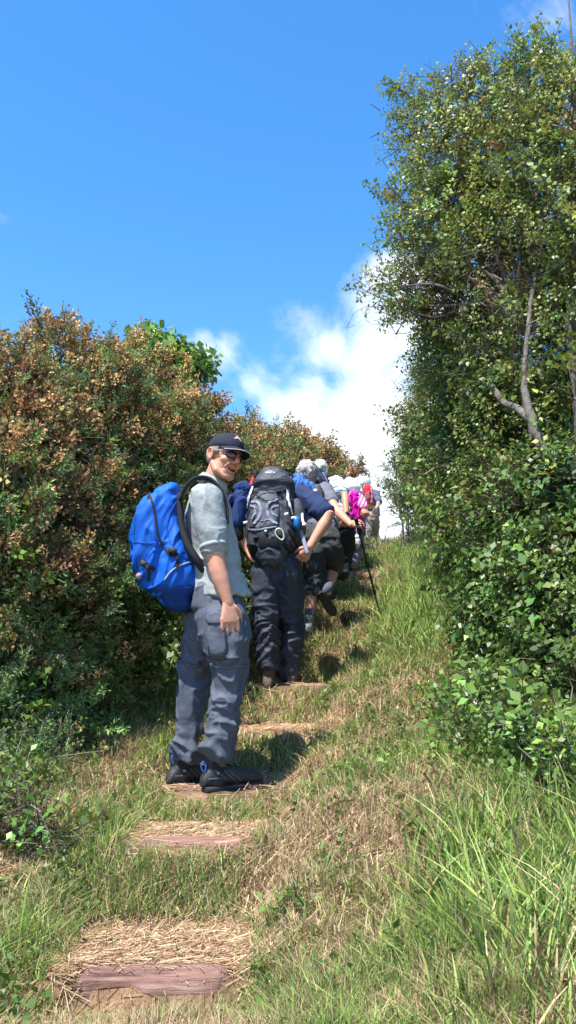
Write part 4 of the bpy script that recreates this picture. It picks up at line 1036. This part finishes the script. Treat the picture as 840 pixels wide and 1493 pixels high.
# blue rucksack
BLUE = mat('blue_ripstop', (.003, .092, .46), .6, .10, 10, bump=.25, bscale=300, spec=.25)
pkr = empty('rucksack', P(235, 872, Y1), 'bright blue rucksack with black trim worn by the man in the cap', 'rucksack')
rows = [(724, 226, 258, .095), (732, 211, 264, .125), (744, 204, 267, .145), (765, 199, 268, .155), (790, 196, 272, .16), (815, 196, 281, .16), (838, 200, 290, .155), (853, 206, 292, .145), (864, 222, 286, .125), (871, 236, 279, .105)]
secs = [(P((a + b_) / 2, y, Y1), A((b_ - a) / 2 * .00354, 0, 0), A(0, w_, 0)) for y, a, b_, w_ in rows]
def packpost(co, no):
    q = co.copy(); t_ = q @ nrm(A(.45, 0, .9)); s_ = q @ nrm(A(.9, 0, -.45))
    f1 = 1 - 2.4 * np.abs(vnoise(np.stack([s_ * 15 + 1.6 * vnoise(q, 5, 2), t_ * 3.2, q[:, 1] * 5], -1), 1, 4)); f2 = 1 - 2.2 * np.abs(vnoise(np.stack([s_ * 30, t_ * 9 + 2 * vnoise(q, 8, 3), q[:, 1] * 9], -1), 1, 6))
    return co + no * (.010 * np.clip(f1, -1, 1) + .008 * np.maximum(f1, 0) ** 3 + .006 * np.clip(f2, -1, 1) + .008 * vnoise(q, 6, 8))[:, None]
pm = remesh('pack_body', [loft(secs, n=32, p=3.0)], .006, 4, BLUE, pkr, post=packpost)
rows2 = [(858, 214, 290, .143), (862, 219, 288, .138), (867, 228, 285, .125), (871, 235, 281, .11)]
V, F = loft([(P((a + b_) / 2, y + 2, Y1), A((b_ - a) / 2 * .00354 + .004, 0, 0), A(0, w_ + .004, 0)) for y, a, b_, w_ in rows2], n=32, p=3.0); mesh('pack_bottom', V, F, mat('blue_painted_shade', (.002, .035, .20), .7, .1, bump=.3), pkr)  # same blue fabric, with the shade under the pack painted in as darker colour
strap('zip', pm, PX([(224, 730), (229, 742), (233, 760), (236, 785), (245, 805), (256, 818)], Y1), .011, BLK, lift=.002)
strap('zip', pm, PX([(206, 740), (203, 770), (202, 800), (207, 835)], Y1), .006, mat('shade_blue_webbing', (.006, .05, .28), .6), lift=.001)
strap('pocket_seam', pm, PX([(238, 800), (262, 812), (286, 826)], Y1), .006, mat('shade_blue_webbing', (.006, .05, .28), .6), lift=.001)
strap('pocket_seam', pm, PX([(246, 852), (258, 838), (274, 828), (288, 822)], Y1), .006, mat('pale_piping', (.45, .47, .50), .7), lift=.001)
strap('compression_strap', pm, PX([(214, 822), (222, 831), (232, 836)], Y1), .022, BLK); strap('compression_strap', pm, PX([(252, 808), (262, 815)], Y1), .024, BLK)
strap('pocket_seam', pm, PX([(262, 735), (252, 760), (250, 785), (262, 812)], Y1), .005, mat('shade_blue_webbing', (.006, .05, .28), .6), lift=.001)
strap('pocket_seam', pm, PX([(199, 795), (216, 800), (238, 800)], Y1), .005, mat('shade_blue_webbing', (.006, .05, .28), .6), lift=.001)
strap('loose_strap', pm, PX([(222, 832), (224, 842), (222, 852)], Y1), .014, BLK, lift=.006); strap('loose_strap', pm, PX([(262, 815), (265, 826), (264, 838)], Y1), .013, BLK, lift=.006)
for c in ((219, 829), (257, 811)):
    q = on_surface(pm, [P(*c, Y1)], A(0, 1, 0), .010)[0][0]; V, F = box(q, A(.017, 0, -.008), A(0, .007, 0), A(.006, 0, .013)); mesh('buckle', V, F, RUB, pkr)
q = on_surface(pm, [P(224, 733, Y1)], A(0, 1, 0), .006)[0][0]; V, F = tube([q, q + A(.004, -.008, -.03)], .006, n=8); mesh('zip_pull', V, F, BLK, pkr)
V, F = tube([P(236, 727, Y1 - .02), P(238, 716, Y1 - .02), P(244, 717, Y1), P(247, 723, Y1 + .02)], .009, n=10, sub=4); mesh('haul_loop', V, F, mat('mauve_grey_webbing', (.16, .15, .20), .8), pkr)
V, F = ell(P(203, 840, Y1 - .12), .017); mesh('toggle', V, F, mat('pink_toggle', (.30, .17, .18), .6), pkr)
V, F = tube([P(262, 722, Y1 - .12), P(263, 745, Y1 - .125), P(266, 770, Y1 - .13), P(274, 795, Y1 - .14), P(286, 815, Y1 - .14), P(298, 834, Y1 - .12)], [.014, .017, .018, .020, .022, .016], n=14, sub=4, ref=(0, 1, 0), flat=1.3); mesh('back_panel', V, F, BLK, pkr)
for dy in (-1, 1):
    y_ = Y1 + dy * .135
    pts = [P(263, 728, y_), P(270, 712, y_), P(283, 699, y_ ), P(298, 696.5, y_ - dy * .015), P(312, 702, y_ - dy * .01), P(326, 720, y_), P(331, 742, y_ + dy * .0), P(332, 762, y_ + dy * .02)]
    V, F = tube(pts, [.022, .027, .029, .028, .026, .022, .014, .010], n=14, sub=5, ref=(0, 1, 0), flat=1.0)
    secs = []; T = np.linspace(0, 7, 36); pc = catmull(pts, T); rr_ = np.interp(T, range(8), [.026, .032, .034, .032, .030, .024, .014, .010])
    for i, c in enumerate(pc):
        tg = nrm(pc[min(i + 1, 35)] - pc[max(i - 1, 0)]); s_ = A(0, 1, 0); secs.append((c, s_ * rr_[i], np.cross(tg, s_) * .008))
    V, F = loft(secs, n=14, p=3); mesh('shoulder_strap', V, F, BLK, pkr)

# ---------------------------------------------------------------- second hiker, dark rucksack
Y2 = 6.0; NAVY = cloth('navy_jersey', (.022, .035, .095)); DKT = cloth('charcoal_nylon', (.028, .032, .046), .65, spec=.35)
BRB = mat('brown_leather', (.085, .055, .04), .7, .35, 50, bump=.4, bscale=120)
sp2 = dict(Y=Y2, label='hiker bent under a dark grey rucksack, in charcoal trousers, hand on hip', vox=.008, vbody=.0055, seed=6,
    J=dict(root=(405, 1006, 0), head=(402, 716, .44), neck=(400, 730, .28), chest=(400, 745, .20), waist=(402, 790, .06), pelvis=(404, 826, 0),
           shR=(440, 722, .20), elR=(480, 752, -.02), wrR=(452, 797, -.07), shL=(362, 722, .20), elL=(345, 757, .02), wrL=(360, 800, .0),
           hipR=(421, 838, 0), kneeR=(425, 910, .10), ankR=(421, 980, .10), hipL=(386, 838, 0), kneeL=(388, 910, -.02), ankL=(391, 968, -.04)),
    D=(0, .85, -.4), U=(0, .45, .9), sleeve=.80, slr=(.078, .080, .07, .06), handR=dict(d=(-.5, .1, -.8), back=(.5, -.8, .2), side=(-1, 0, .3), curl=.9),
    arm_r=(.046, .046, .046, .043, .036, .029), shirt=NAVY, trousers=DKT, tr=(.110, .098, .083, .077, .080), tfold=.010, bootm=BRB,
    bootR=dict(heel=(424, 1002, .05), d=(.15, 1, .02)), bootL=dict(heel=(391, 1009, -.08), d=(-.08, 1, .12)))
p2, J2, H2 = person(sp2)
hair_mesh(H2, p2, (.12, .10, .09), rough=.005, seed=3, cut=lambda q: ~((q[:, 0] > .05) | (q[:, 2] < -.06)))
# the rucksack
PG = cloth('charcoal_pack_fabric', (.040, .043, .055), .6, spec=.35); PGL = mat('light_grey_mesh', (.20, .22, .28), .75, .15, 60, bump=.4); PGM = mat('mid_grey_fabric', (.085, .092, .115), .7, .1, bump=.3)
r2 = empty('rucksack', P(396, 812, Y2), 'large dark grey rucksack with pale curved panels and a white oval badge on its lid', 'rucksack')
def rows_loft(rows, Yc, sc_, n=32, p=3.0, dyf=lambda y: 0): return loft([(P((a + b_) / 2, y, Yc + dyf(y)), A((b_ - a) / 2 * sc_, 0, 0), A(0, w_, -.2 * w_)) for y, a, b_, w_ in rows], n=n, p=p)
s2 = .00495; lean2 = lambda y: .10 - (y - 697) / 115 * .14
body2 = remesh('pack_body', [rows_loft([(703, 376, 424, .10), (715, 368, 428, .125), (740, 364, 428, .14), (765, 361, 429, .145), (785, 361, 430, .145), (800, 364, 428, .135), (810, 372, 420, .11)], Y2 - .02, s2, dyf=lean2)], .008, 3, PG, r2, post=fold_post(.008, 8, (10, 6, 10)))
lid = remesh('lid', [rows_loft([(696, 378, 418, .085), (700, 373, 424, .12), (707, 369, 429, .145), (713, 368, 430, .150), (718, 372, 427, .135)], Y2 - .035, s2, dyf=lean2)], .008, 3, PG, r2, post=fold_post(.005, 9))
V, F = rows_loft([(789, 362, 430, .158), (800, 363, 429, .150), (809, 368, 424, .13), (814, 376, 414, .10)], Y2 - .01, s2, dyf=lean2); mesh('pack_bottom', V, F, mat('black_pack_base', (.010, .011, .016), .8, .1, bump=.3), r2)
C2 = lambda cx_, cy_: (330 + .1548 * cx_, 680 + .1547 * cy_)
def c2(pts): return PX([C2(*p_) for p_ in pts], Y2)
patch('front_panel', body2, c2([(280, 300), (360, 260), (450, 300), (500, 400), (500, 500), (480, 600), (400, 625), (300, 640), (250, 600), (235, 480), (245, 380)]), PGM, lift=.006)
strap('pale_trim', body2, c2([(250, 360), (310, 385), (330, 440), (320, 510), (270, 590)]), .022, PGL, lift=.010)
strap('pale_trim', body2, c2([(240, 400), (280, 430), (285, 480), (255, 540)]), .014, PGL, lift=.010)
strap('pale_trim', body2, c2([(480, 350), (400, 395), (390, 460), (420, 540), (480, 590)]), .020, PGL, lift=.010)
strap('pale_trim', body2, c2([(495, 410), (440, 430), (440, 480), (485, 520)]), .014, PGL, lift=.010)
strap('bungee_cord', body2, c2([(265, 280), (330, 220), (390, 180), (450, 230), (540, 330)]), .008, BLK, lift=.010)
strap('bungee_cord', body2, c2([(290, 300), (380, 370), (460, 350), (530, 310)]), .007, BLK, lift=.012)
strap('hem_strap', body2, c2([(210, 630), (300, 640), (400, 630), (480, 610)]), .012, PGL, lift=.008)
MK = mat('grey_print', (.24, .22, .26), .7); MKR = mat('dull_red_print', (.28, .10, .10), .7)
for i in range(6): strap('mark', body2, c2([(325 + i * 15, 562 - i * 2 + (i % 2) * 3), (334 + i * 15, 556 - i * 2)]), .009, MK, sub=2, lift=.012)
strap('mark', body2, c2([(355, 578), (380, 574)]), .010, MKR, sub=2, lift=.012)
cx_, cy_ = C2(415, 130)
patch('badge', lid, PX([(cx_ + 7.3 * math.cos(a), cy_ + 3.1 * math.sin(a)) for a in np.linspace(0, 6.283, 17)[:-1]], Y2), mat('white_print', (.75, .75, .75), .6), dirv=(0, .8, -.6), lift=.006)
patch('badge_centre', lid, PX([(cx_ + 5.0 * math.cos(a), cy_ + 1.7 * math.sin(a)) for a in np.linspace(0, 6.283, 17)[:-1]], Y2), PGL, dirv=(0, .8, -.6), lift=.009)
strap('badge_mark', lid, PX([(cx_ - 4, cy_ + .4), (cx_, cy_ - .8), (cx_ + 3.5, cy_ + .2)], Y2), .007, mat('white_print', (.75, .75, .75), .6), dirv=(0, .8, -.6), lift=.011)
strap('pale_strap', body2, c2([(262, 205), (228, 300), (205, 380), (190, 440), (182, 520)]), .024, WHT, lift=.012)
strap('pale_strap', body2, c2([(572, 250), (575, 330), (590, 400), (610, 480)]), .020, WHT, lift=.012)
for c in ((180, 530), (565, 450), (630, 485), (735, 548)):
    q = P(*C2(*c), Y2 - .16 if c[0] < 600 else Y2 - .1); V, F = box(q, A(.014, 0, .003), A(0, .005, 0), A(0, 0, .009)); mesh('buckle', V, F, WHT, r2)
for c in ((255, 612), (495, 265), (560, 250), (292, 712)):
    q = on_surface(body2, [P(*C2(*c), Y2)], A(0, 1, 0), .008)[0][0]; V, F = box(q, A(.018, 0, .0), A(0, .007, 0), A(0, 0, .010)); mesh('buckle', V, F, BLK, r2)
q = on_surface(body2, [P(*C2(375, 655), Y2)], A(0, 1, 0), .008)[0][0]; V, F = ell(q, .010); mesh('toggle', V, F, WHT, r2)
q = P(*C2(505, 640), Y2 - .2); car = []
for a in np.linspace(0, 6.283, 15)[:-1]:
    rx, rz = .026 + .006 * math.sin(a), .043; x_, z_ = rx * math.cos(a), rz * math.sin(a); car.append(q + A(x_ * .87 + z_ * -.45, 0, z_ * .87 + x_ * .5))
V, F = tube(car + [car[0]], .0055, n=8, sub=3); mesh('carabiner', V, F, mat('pale_metal', (.6, .62, .5), .35, .05, metal=.5), r2)
V, F = remesh and rows_loft([(735, 424, 440, .06), (750, 424, 446, .08), (775, 425, 446, .08), (790, 425, 440, .06)], Y2 + .02, s2); mesh('side_pocket', V, F, PG, r2)
V, F = rows_loft([(757, 428, 437, .03), (760, 428, 437, .04), (769, 428, 437, .04)], Y2 - .08, s2); mesh('blue_bottle', V, F, mat('blue_plastic', (.01, .12, .35), .35, .05), r2)
for sx, xx in ((-1, 374), (1, 424)):
    V, F = tube([P(xx, 712, Y2 + .12), P(xx + sx * 2, 706, Y2 + .2), P(xx + sx * 2, 716, Y2 + .33), P(xx + sx * 2, 750, Y2 + .3), P(xx, 790, Y2 + .12)], .022, n=12, sub=4, ref=(1, 0, 0)); mesh('shoulder_strap', V, F, BLK, r2)
V, F = tube([P(364, 803, Y2 + .04), P(362, 806, Y2 + .2), P(404, 808, Y2 + .24), P(442, 806, Y2 + .16), P(430, 803, Y2 + .02)], .020, n=12, sub=4); mesh('hip_belt', V, F, BLK, r2)
V, F = tube([P(438, 772, Y2 - .04), P(443, 788, Y2 - .08), P(448, 806, Y2 - .12)], .009, n=10, ref=(1, 0, 0), sub=3, flat=1.6); mesh('loose_strap', V, F, PGL, r2)
V, F = tube([P(441, 742, Y2 - .02), P(441, 757, Y2 - .08), P(444, 765, Y2 - .1)], .009, n=10, sub=3); mesh('loose_strap', V, F, WHT, r2)
# jacket on the left side of the rucksack
JN = cloth('navy_fleece', (.018, .035, .12)); JS = cloth('slate_fleece', (.035, .038, .06))
jk = empty('jacket', P(345, 760, Y2), 'navy blue jacket bundled on the left side of the dark grey rucksack', 'jacket')
jp = [tube(PX([(363, 712), (355, 710), (347, 714)], Y2 + .02), [.035, .042, .036], n=16, sub=3), tube(PX([(352, 722), (341, 726), (333, 733)], Y2), [.034, .036, .030], n=16, sub=3), tube(PX([(360, 715), (362, 740), (358, 765)], Y2 + .04), [.05, .055, .05], n=16, sub=3),
      tube(PX([(352, 730), (348, 748), (346, 762)], Y2 - .03), [.034, .042, .045], n=16, sub=3)]
remesh('cloth', jp, .008, 2, JN, jk, post=fold_post(.008, 12))
V, F = tube(PX([(345, 762), (346, 772), (349, 782)], Y2 - .02), [.046, .044, .036], n=18, sub=2); mesh('lining', V, F, mat('black_lining', (.010, .011, .014), .9), jk)
# folded poles standing in the pack
rp = empty('trekking_pole', P(371, 745, Y2 + .05), 'folded red trekking pole with black grip sticking up from the dark grey rucksack', 'trekking pole')
V, F = tube([P(368, 725, Y2 - .02), P(366, 708, Y2 + .02), P(371, 694, Y2 + .04)], .011, n=12, sub=3); mesh('shaft', V, F, mat('red_enamel', (.60, .03, .05), .35), rp)
V, F = join([tube([P(371, 696, Y2 + .04), P(373.5, 688, Y2 + .05)], [.016, .020], n=12), tube([P(369, 690, Y2 + .04), P(378, 691, Y2 + .05)], [.013, .013], n=12)]); mesh('grip', V, F, BLK, rp)

# ---------------------------------------------------------------- grey haired hiker with blue pack and black pole
Y3 = 7.4; SLG = cloth('grey_tee', (.15, .15, .19)); OLV = cloth('slate_olive_shorts', (.040, .046, .048), .75)
GRYS = cloth('grey_wool_sock', (.09, .10, .13)); GSHOE = mat('grey_suede', (.16, .17, .17), .8, .3, 60, bump=.4)
pole_top = P(519, 757, Y3 - .28); 
sp3 = dict(Y=Y3, label='grey haired hiker in grey T-shirt leaning uphill on a black pole, one boot lifted behind', vox=.009, vbody=.0055, seed=4,
    J=dict(root=(460, 925, 0), head=(448, 694, .35), neck=(449, 713, .28), chest=(455, 738, .20), waist=(464, 758, .08), pelvis=(470, 786, .02),
           shR=(474, 716, .20), elR=(491, 745, -.05), wrR=(512, 765, -.24), shL=(428, 718, .24), elL=(418, 760, .3), wrL=(428, 800, .3),
           hipR=(483, 800, 0), kneeR=(487, 826, .14), ankR=(478, 863, .0), hipL=(456, 806, .0), kneeL=(457, 842, .05), ankL=(451, 903, -.02)),
    D=(.1, .9, -.35), U=(0, .4, .9), sleeve=.5, slr=(.075, .07, .06, .05), handR=dict(d=(.8, 0, .1), back=(.1, -.9, .5), side=(0, -.2, 1), curl=1.2),
    arm_r=(.048, .048, .045, .042, .034, .027), shirt=SLG, trousers=OLV, tlen=(1.26, .96), tr=(.110, .102, .088, .076, .07), tfold=.008, bootm=GSHOE, sock=GRYS,
    bootL=dict(heel=(450, 925, -.06), d=(.05, 1, .06), k=.92))
p3, J3, H3 = person(sp3)
hr_ = hair_mesh(H3, p3, (.52, .49, .50), extent=(.118, .100, .108), c=(-.02, 0, .03), rough=.016, seed=5, cut=lambda q: ~((q[:, 0] > .06)))
# raised right boot: sole turned to the viewer
hl = P(467, 866, Y3 - .05); dB = nrm(A(.13, .12, -.17)); upB = nrm(A(-.1, .95, .35))
bR = boot(p3, hl, dB, mat('black_suede', (.022, .022, .026), .85, .3, 60, bump=.4), .86, upB, label='dark boot lifted with its sole to the viewer')
V, F = tube([hl + upB * .09 + dB * .04, P(477, 860, Y3 + .0), P(479, 853, Y3 + .03)], [.048, .044, .046], n=18, sub=3); mesh('sock', V, F, GRYS, p3)
for q_ in 'L':
    n_, an = J3['knee' + q_], J3['ank' + q_]; c = n_ + (an - n_) * .22; V, F = tube([c, c + (an - n_) * .08], [.078, .080], n=24); mesh('turn_up', V, F, cloth('grey_turn_up', (.13, .14, .17)), p3)
BL3 = cloth('blue_pack_fabric', (.03, .12, .38), .6); r3 = empty('rucksack', P(434, 745, Y3), 'small blue rucksack with hanging straps on the grey haired hiker', 'rucksack')
m3 = remesh('pack_body', [rows_loft([(702, 424, 448, .07), (710, 420, 458, .10), (722, 419, 464, .11), (736, 422, 464, .10), (745, 430, 462, .08)], Y3 + .04, .0061)], .009, 2, BL3, r3, post=fold_post(.010, 14, (12, 8, 12)))
for pts, m_ in (([(428, 708), (432, 722), (430, 738)], WHT), ([(440, 706), (444, 724), (446, 742)], BLK), ([(452, 710), (454, 726), (456, 742)], BLK), ([(424, 726), (440, 730), (460, 728)], BLK)):
    strap('strap', m3, PX(pts, Y3), .018, m_, lift=.006)
V, F = rows_loft([(712, 457, 469, .04), (720, 456, 473, .06), (735, 458, 474, .06), (742, 462, 472, .04)], Y3 - .02, .0061); mesh('side_pocket', V, F, PG, r3)
V, F = ell(P(460, 716, Y3 - .12), .02); mesh('toggle', V, F, WHT, r3)
tp_ = G(556, 903); trekking_pole(pole_top, tp_, 'black trekking pole planted in the grass right of the path', mat('black_enamel', (.015, .015, .018), .3, spec=.5), RUB)

# ---------------------------------------------------------------- striped shirt hiker
Y4 = 8.8; 
def stripes(a_, b_, f, ax, th=.0):
    def fcol(co, J):
        s = np.sin((co @ nrm(A(*ax))) * f) > th; return np.where(s[:, None], A(*a_)[None], A(*b_)[None])
    return fcol
sp4 = dict(Y=Y4, label='white haired hiker in a white and blue striped shirt and dark trousers, with silver pole', vox=.010, vbody=.007, seed=2,
    J=dict(root=(492, 843, 0), head=(466, 688, .25), neck=(470, 703, .22), chest=(478, 716, .16), waist=(488, 748, .05), pelvis=(494, 772, 0),
           shR=(491, 705, .12), elR=(503, 722, -.08), wrR=(505, 752, -.2), shL=(462, 708, .2), elL=(455, 735, .3), wrL=(460, 760, .3),
           hipR=(502, 778, 0), kneeR=(501, 808, .12), ankR=(496, 834, .0), hipL=(487, 778, 0), kneeL=(484, 808, .2), ankL=(482, 835, .2)),
    D=(-.1, .85, -.3), U=(-.1, .3, .9), sleeve=.72, handR=dict(d=(.05, -.1, -1), back=(.9, -.4, 0), side=(0, -1, 0), curl=1.2),
    shirt_col=stripes((.78, .80, .82), (.10, .22, .38), 130, (.3, .2, .9), -.35), trousers=cloth('black_green_trousers', (.020, .024, .026), .8), tr=(.12, .11, .095, .085, .08), bootm=BRB,
    bootR=dict(heel=(494, 841, -.08), d=(.15, 1, .05)), bootL=dict(heel=(480, 838, .15), d=(.1, 1, .1)))
p4, J4, H4 = person(sp4)
hair_mesh(H4, p4, (.80, .78, .70), extent=(.112, .094, .108), c=(-.012, 0, .03), rough=.008, seed=7, cut=lambda q: ~((q[:, 0] > .06)))
r4 = empty('rucksack', P(468, 715, Y4), 'small dark rucksack on the hiker in the striped shirt', 'rucksack')
m4 = remesh('pack_body', [rows_loft([(690, 462, 472, .05), (697, 459, 476, .07), (706, 460, 479, .08), (714, 464, 480, .06)], Y4 - .02, .0073)], .01, 2, cloth('dark_blue_pack', (.03, .05, .11)), r4, post=fold_post(.012, 15))
strap('strap', m4, PX([(464, 694), (469, 704), (474, 712)], Y4), .02, BLK, lift=.006); strap('strap', m4, PX([(470, 692), (475, 702), (478, 710)], Y4), .015, PGL, lift=.006)
trekking_pole(P(506, 748, Y4 - .25), G(508, 843), 'silver trekking pole standing on the path in front of the grey trousers', mat('silver_tube', (.6, .62, .64), .3, .05, metal=.4), RUB)

# ---------------------------------------------------------------- pink hiker
Y5 = 10.6; MAG = cloth('magenta_fleece', (.80, .010, .42), .85)
sp5 = dict(Y=Y5, label='hiker in a bright pink jacket with pink and white striped sleeve and white hat', vox=.011, vbody=.008, seed=3,
    J=dict(root=(511, 828, 0), head=(511, 712, .15), neck=(512, 723, .12), chest=(513, 736, .08), waist=(517, 760, .02), pelvis=(515, 780, 0),
           shR=(515, 725, -.02), elR=(526, 730, -.12), wrR=(531, 741, -.25), shL=(500, 726, .1), elL=(497, 745, .2), wrL=(500, 765, .2),
           hipR=(519, 784, 0), kneeR=(516, 803, .1), ankR=(511, 822, -.03), hipL=(508, 784, .1), kneeL=(505, 803, .2), ankL=(504, 820, .2)),
    D=(.2, .9, -.1), U=(0, .15, 1), sleeve=1.85, slr=(.08, .075, .07, .058), handR=dict(d=(.2, -.3, -.6), back=(.3, -.8, .4), side=(-1, 0, 0), curl=1.2),
    shirt_col=stripes((.80, .06, .32), (.80, .55, .62), 150, (.9, .0, -.4), -.1), trousers=cloth('mauve_grey_trousers', (.17, .15, .21)), tr=(.11, .10, .085, .085, .09), bootm=BOOTB,
    bootR=dict(heel=(508, 829, -.1), d=(.3, 1, .03), k=1.0), bootL=dict(heel=(502, 826, .15), d=(.2, 1, .05)))
p5, J5, H5 = person(sp5)
V, F = ell(H5.w(-.005, 0, .045), H5.v(.115, 0, 0), H5.v(0, .10, 0), H5.v(0, 0, .095)); ht = mesh('hat', V, F, WHT, p5)
V, F = loft([(H5.w(0, 0, .02), H5.v(.155, 0, 0), H5.v(0, .14, 0)), (H5.w(0, 0, .032), H5.v(.12, 0, 0), H5.v(0, .105, 0))], n=26); mesh('brim', V, F, WHT, ht)
ja = remesh('jacket', [rows_loft([(727, 510, 523, .14), (745, 510, 526, .16), (760, 511, 529, .165), (772, 513, 527, .155), (780, 514, 522, .12)], Y5 - .06, .0088, p=2.2)], .011, 2, MAG, p5, post=fold_post(.014, 16, (8, 8, 6)))
V, F = rows_loft([(745, 526, 530, .05), (752, 525, 533, .07), (765, 525, 532, .07), (772, 527, 530, .05)], Y5 - .03, .0088, p=2.2); mesh('purple_cloth', V, F, cloth('purple_cloth', (.20, .04, .42)), p5)
bag = empty('carrier_bag', P(521, 798, Y5 - .1), 'white carrier bag hanging below the bright pink jacket', 'bag')
remesh('bag_body', [rows_loft([(778, 519, 522, .02), (784, 517, 524, .05), (791, 517, 526, .07), (796, 519, 524, .05), (800, 520, 522, .02)], Y5 - .2, .0088, p=2.2)], .01, 2, WHT, bag, post=fold_post(.01, 17))
V, F = tube([P(520, 780, Y5 - .2), P(520, 768, Y5 - .22), P(523, 762, Y5 - .22), P(523, 780, Y5 - .2)], .006, n=8, sub=3); mesh('handle', V, F, WHT, bag)

# ---------------------------------------------------------------- white haired head between the striped and the pink hiker
Y6 = 11.2
sp6 = dict(Y=Y6, label='white haired hiker in grey top mostly hidden between the striped and the pink hiker', vox=.011, vbody=.008, seed=6,
    J=dict(root=(494, 824, .0), head=(496, 706, .2), neck=(495, 717, .18), chest=(494, 731, .14), waist=(494, 752, .05), pelvis=(494, 768, 0),
           shR=(506, 720, .1), elR=(507, 740, .1), wrR=(503, 758, -.05), shL=(483, 720, .15), elL=(479, 742, .2), wrL=(482, 760, .1),
           hipR=(499, 772, 0), kneeR=(499, 798, .1), ankR=(497, 818, .1), hipL=(489, 772, 0), kneeL=(487, 798, .2), ankL=(487, 816, .2)),
    D=(0, .9, -.2), U=(0, .2, 1), sleeve=.7, shirt=cloth('light_grey_cotton', (.25, .27, .31)), trousers=cloth('dark_grey_trousers', (.035, .037, .045)), bootm=BOOTB,
    bootR=dict(heel=(497, 824, .05), d=(.2, 1, .03)), bootL=dict(heel=(487, 822, .2), d=(.1, 1, .05)))
p6, J6, H6 = person(sp6)
hair_mesh(H6, p6, (.82, .81, .76), extent=(.112, .094, .108), c=(-.012, 0, .03), rough=.008, seed=8, cut=lambda q: ~((q[:, 0] > .06)))

# ---------------------------------------------------------------- last hiker, red pack
Y7 = 14.2
sp7 = dict(Y=Y7, label='furthest hiker in khaki trousers with a red rucksack, elbows out against the sky', vox=.012, vbody=.009, seed=3,
    J=dict(root=(540, 812, 0), head=(533, 706, .4), neck=(535, 716, .3), chest=(538, 725, .25), waist=(540, 742, .1), pelvis=(540, 752, 0),
           shR=(547, 720, .22), elR=(552, 732, .1), wrR=(549, 741, -.1), shL=(527, 722, .25), elL=(520, 735, .2), wrL=(528, 741, -.1),
           hipR=(545, 758, 0), kneeR=(547, 782, .2), ankR=(545, 806, .1), hipL=(536, 758, 0), kneeL=(534, 782, -.1), ankL=(533, 806, -.1)),
    D=(0, .8, -.4), U=(0, .4, .9), sleeve=.95, shirt=cloth('slate_blue_shirt', (.09, .11, .18)), trousers=cloth('khaki_cotton', (.24, .205, .16)), tr=(.11, .09, .07, .065, .065), bootm=BRB,
    bootR=dict(heel=(546, 813, 0), d=(0, 1, .0)), bootL=dict(heel=(536, 813, 0), d=(0, 1, 0)))
p7, J7, H7 = person(sp7)
hair_mesh(H7, p7, (.80, .78, .74), extent=(.115, .098, .108), c=(-.012, 0, .03), rough=.006, seed=9, cut=lambda q: ~((q[:, 0] > .06)))
REDP = cloth('red_pack_fabric', (.55, .015, .04), .6); r7 = empty('rucksack', P(537, 741, Y7), 'red rucksack with grey side panel on the furthest hiker', 'rucksack')
m7 = remesh('pack_body', [rows_loft([(711, 532, 540, .10), (715, 530, 542, .14), (724, 530, 543, .16), (733, 530, 544, .16), (740, 531, 543, .14)], Y7 + .02, .0117)], .012, 2, REDP, r7, post=fold_post(.010, 18))
patch('front_panel', m7, PX([(532, 721), (537, 720), (538, 728), (537, 735), (532, 735)], Y7), cloth('taupe_panel', (.18, .12, .12)), lift=.01)
strap('strap', m7, PX([(540, 714), (541, 725), (540, 736)], Y7), .03, mat('pink_webbing', (.6, .25, .3), .7), lift=.01)
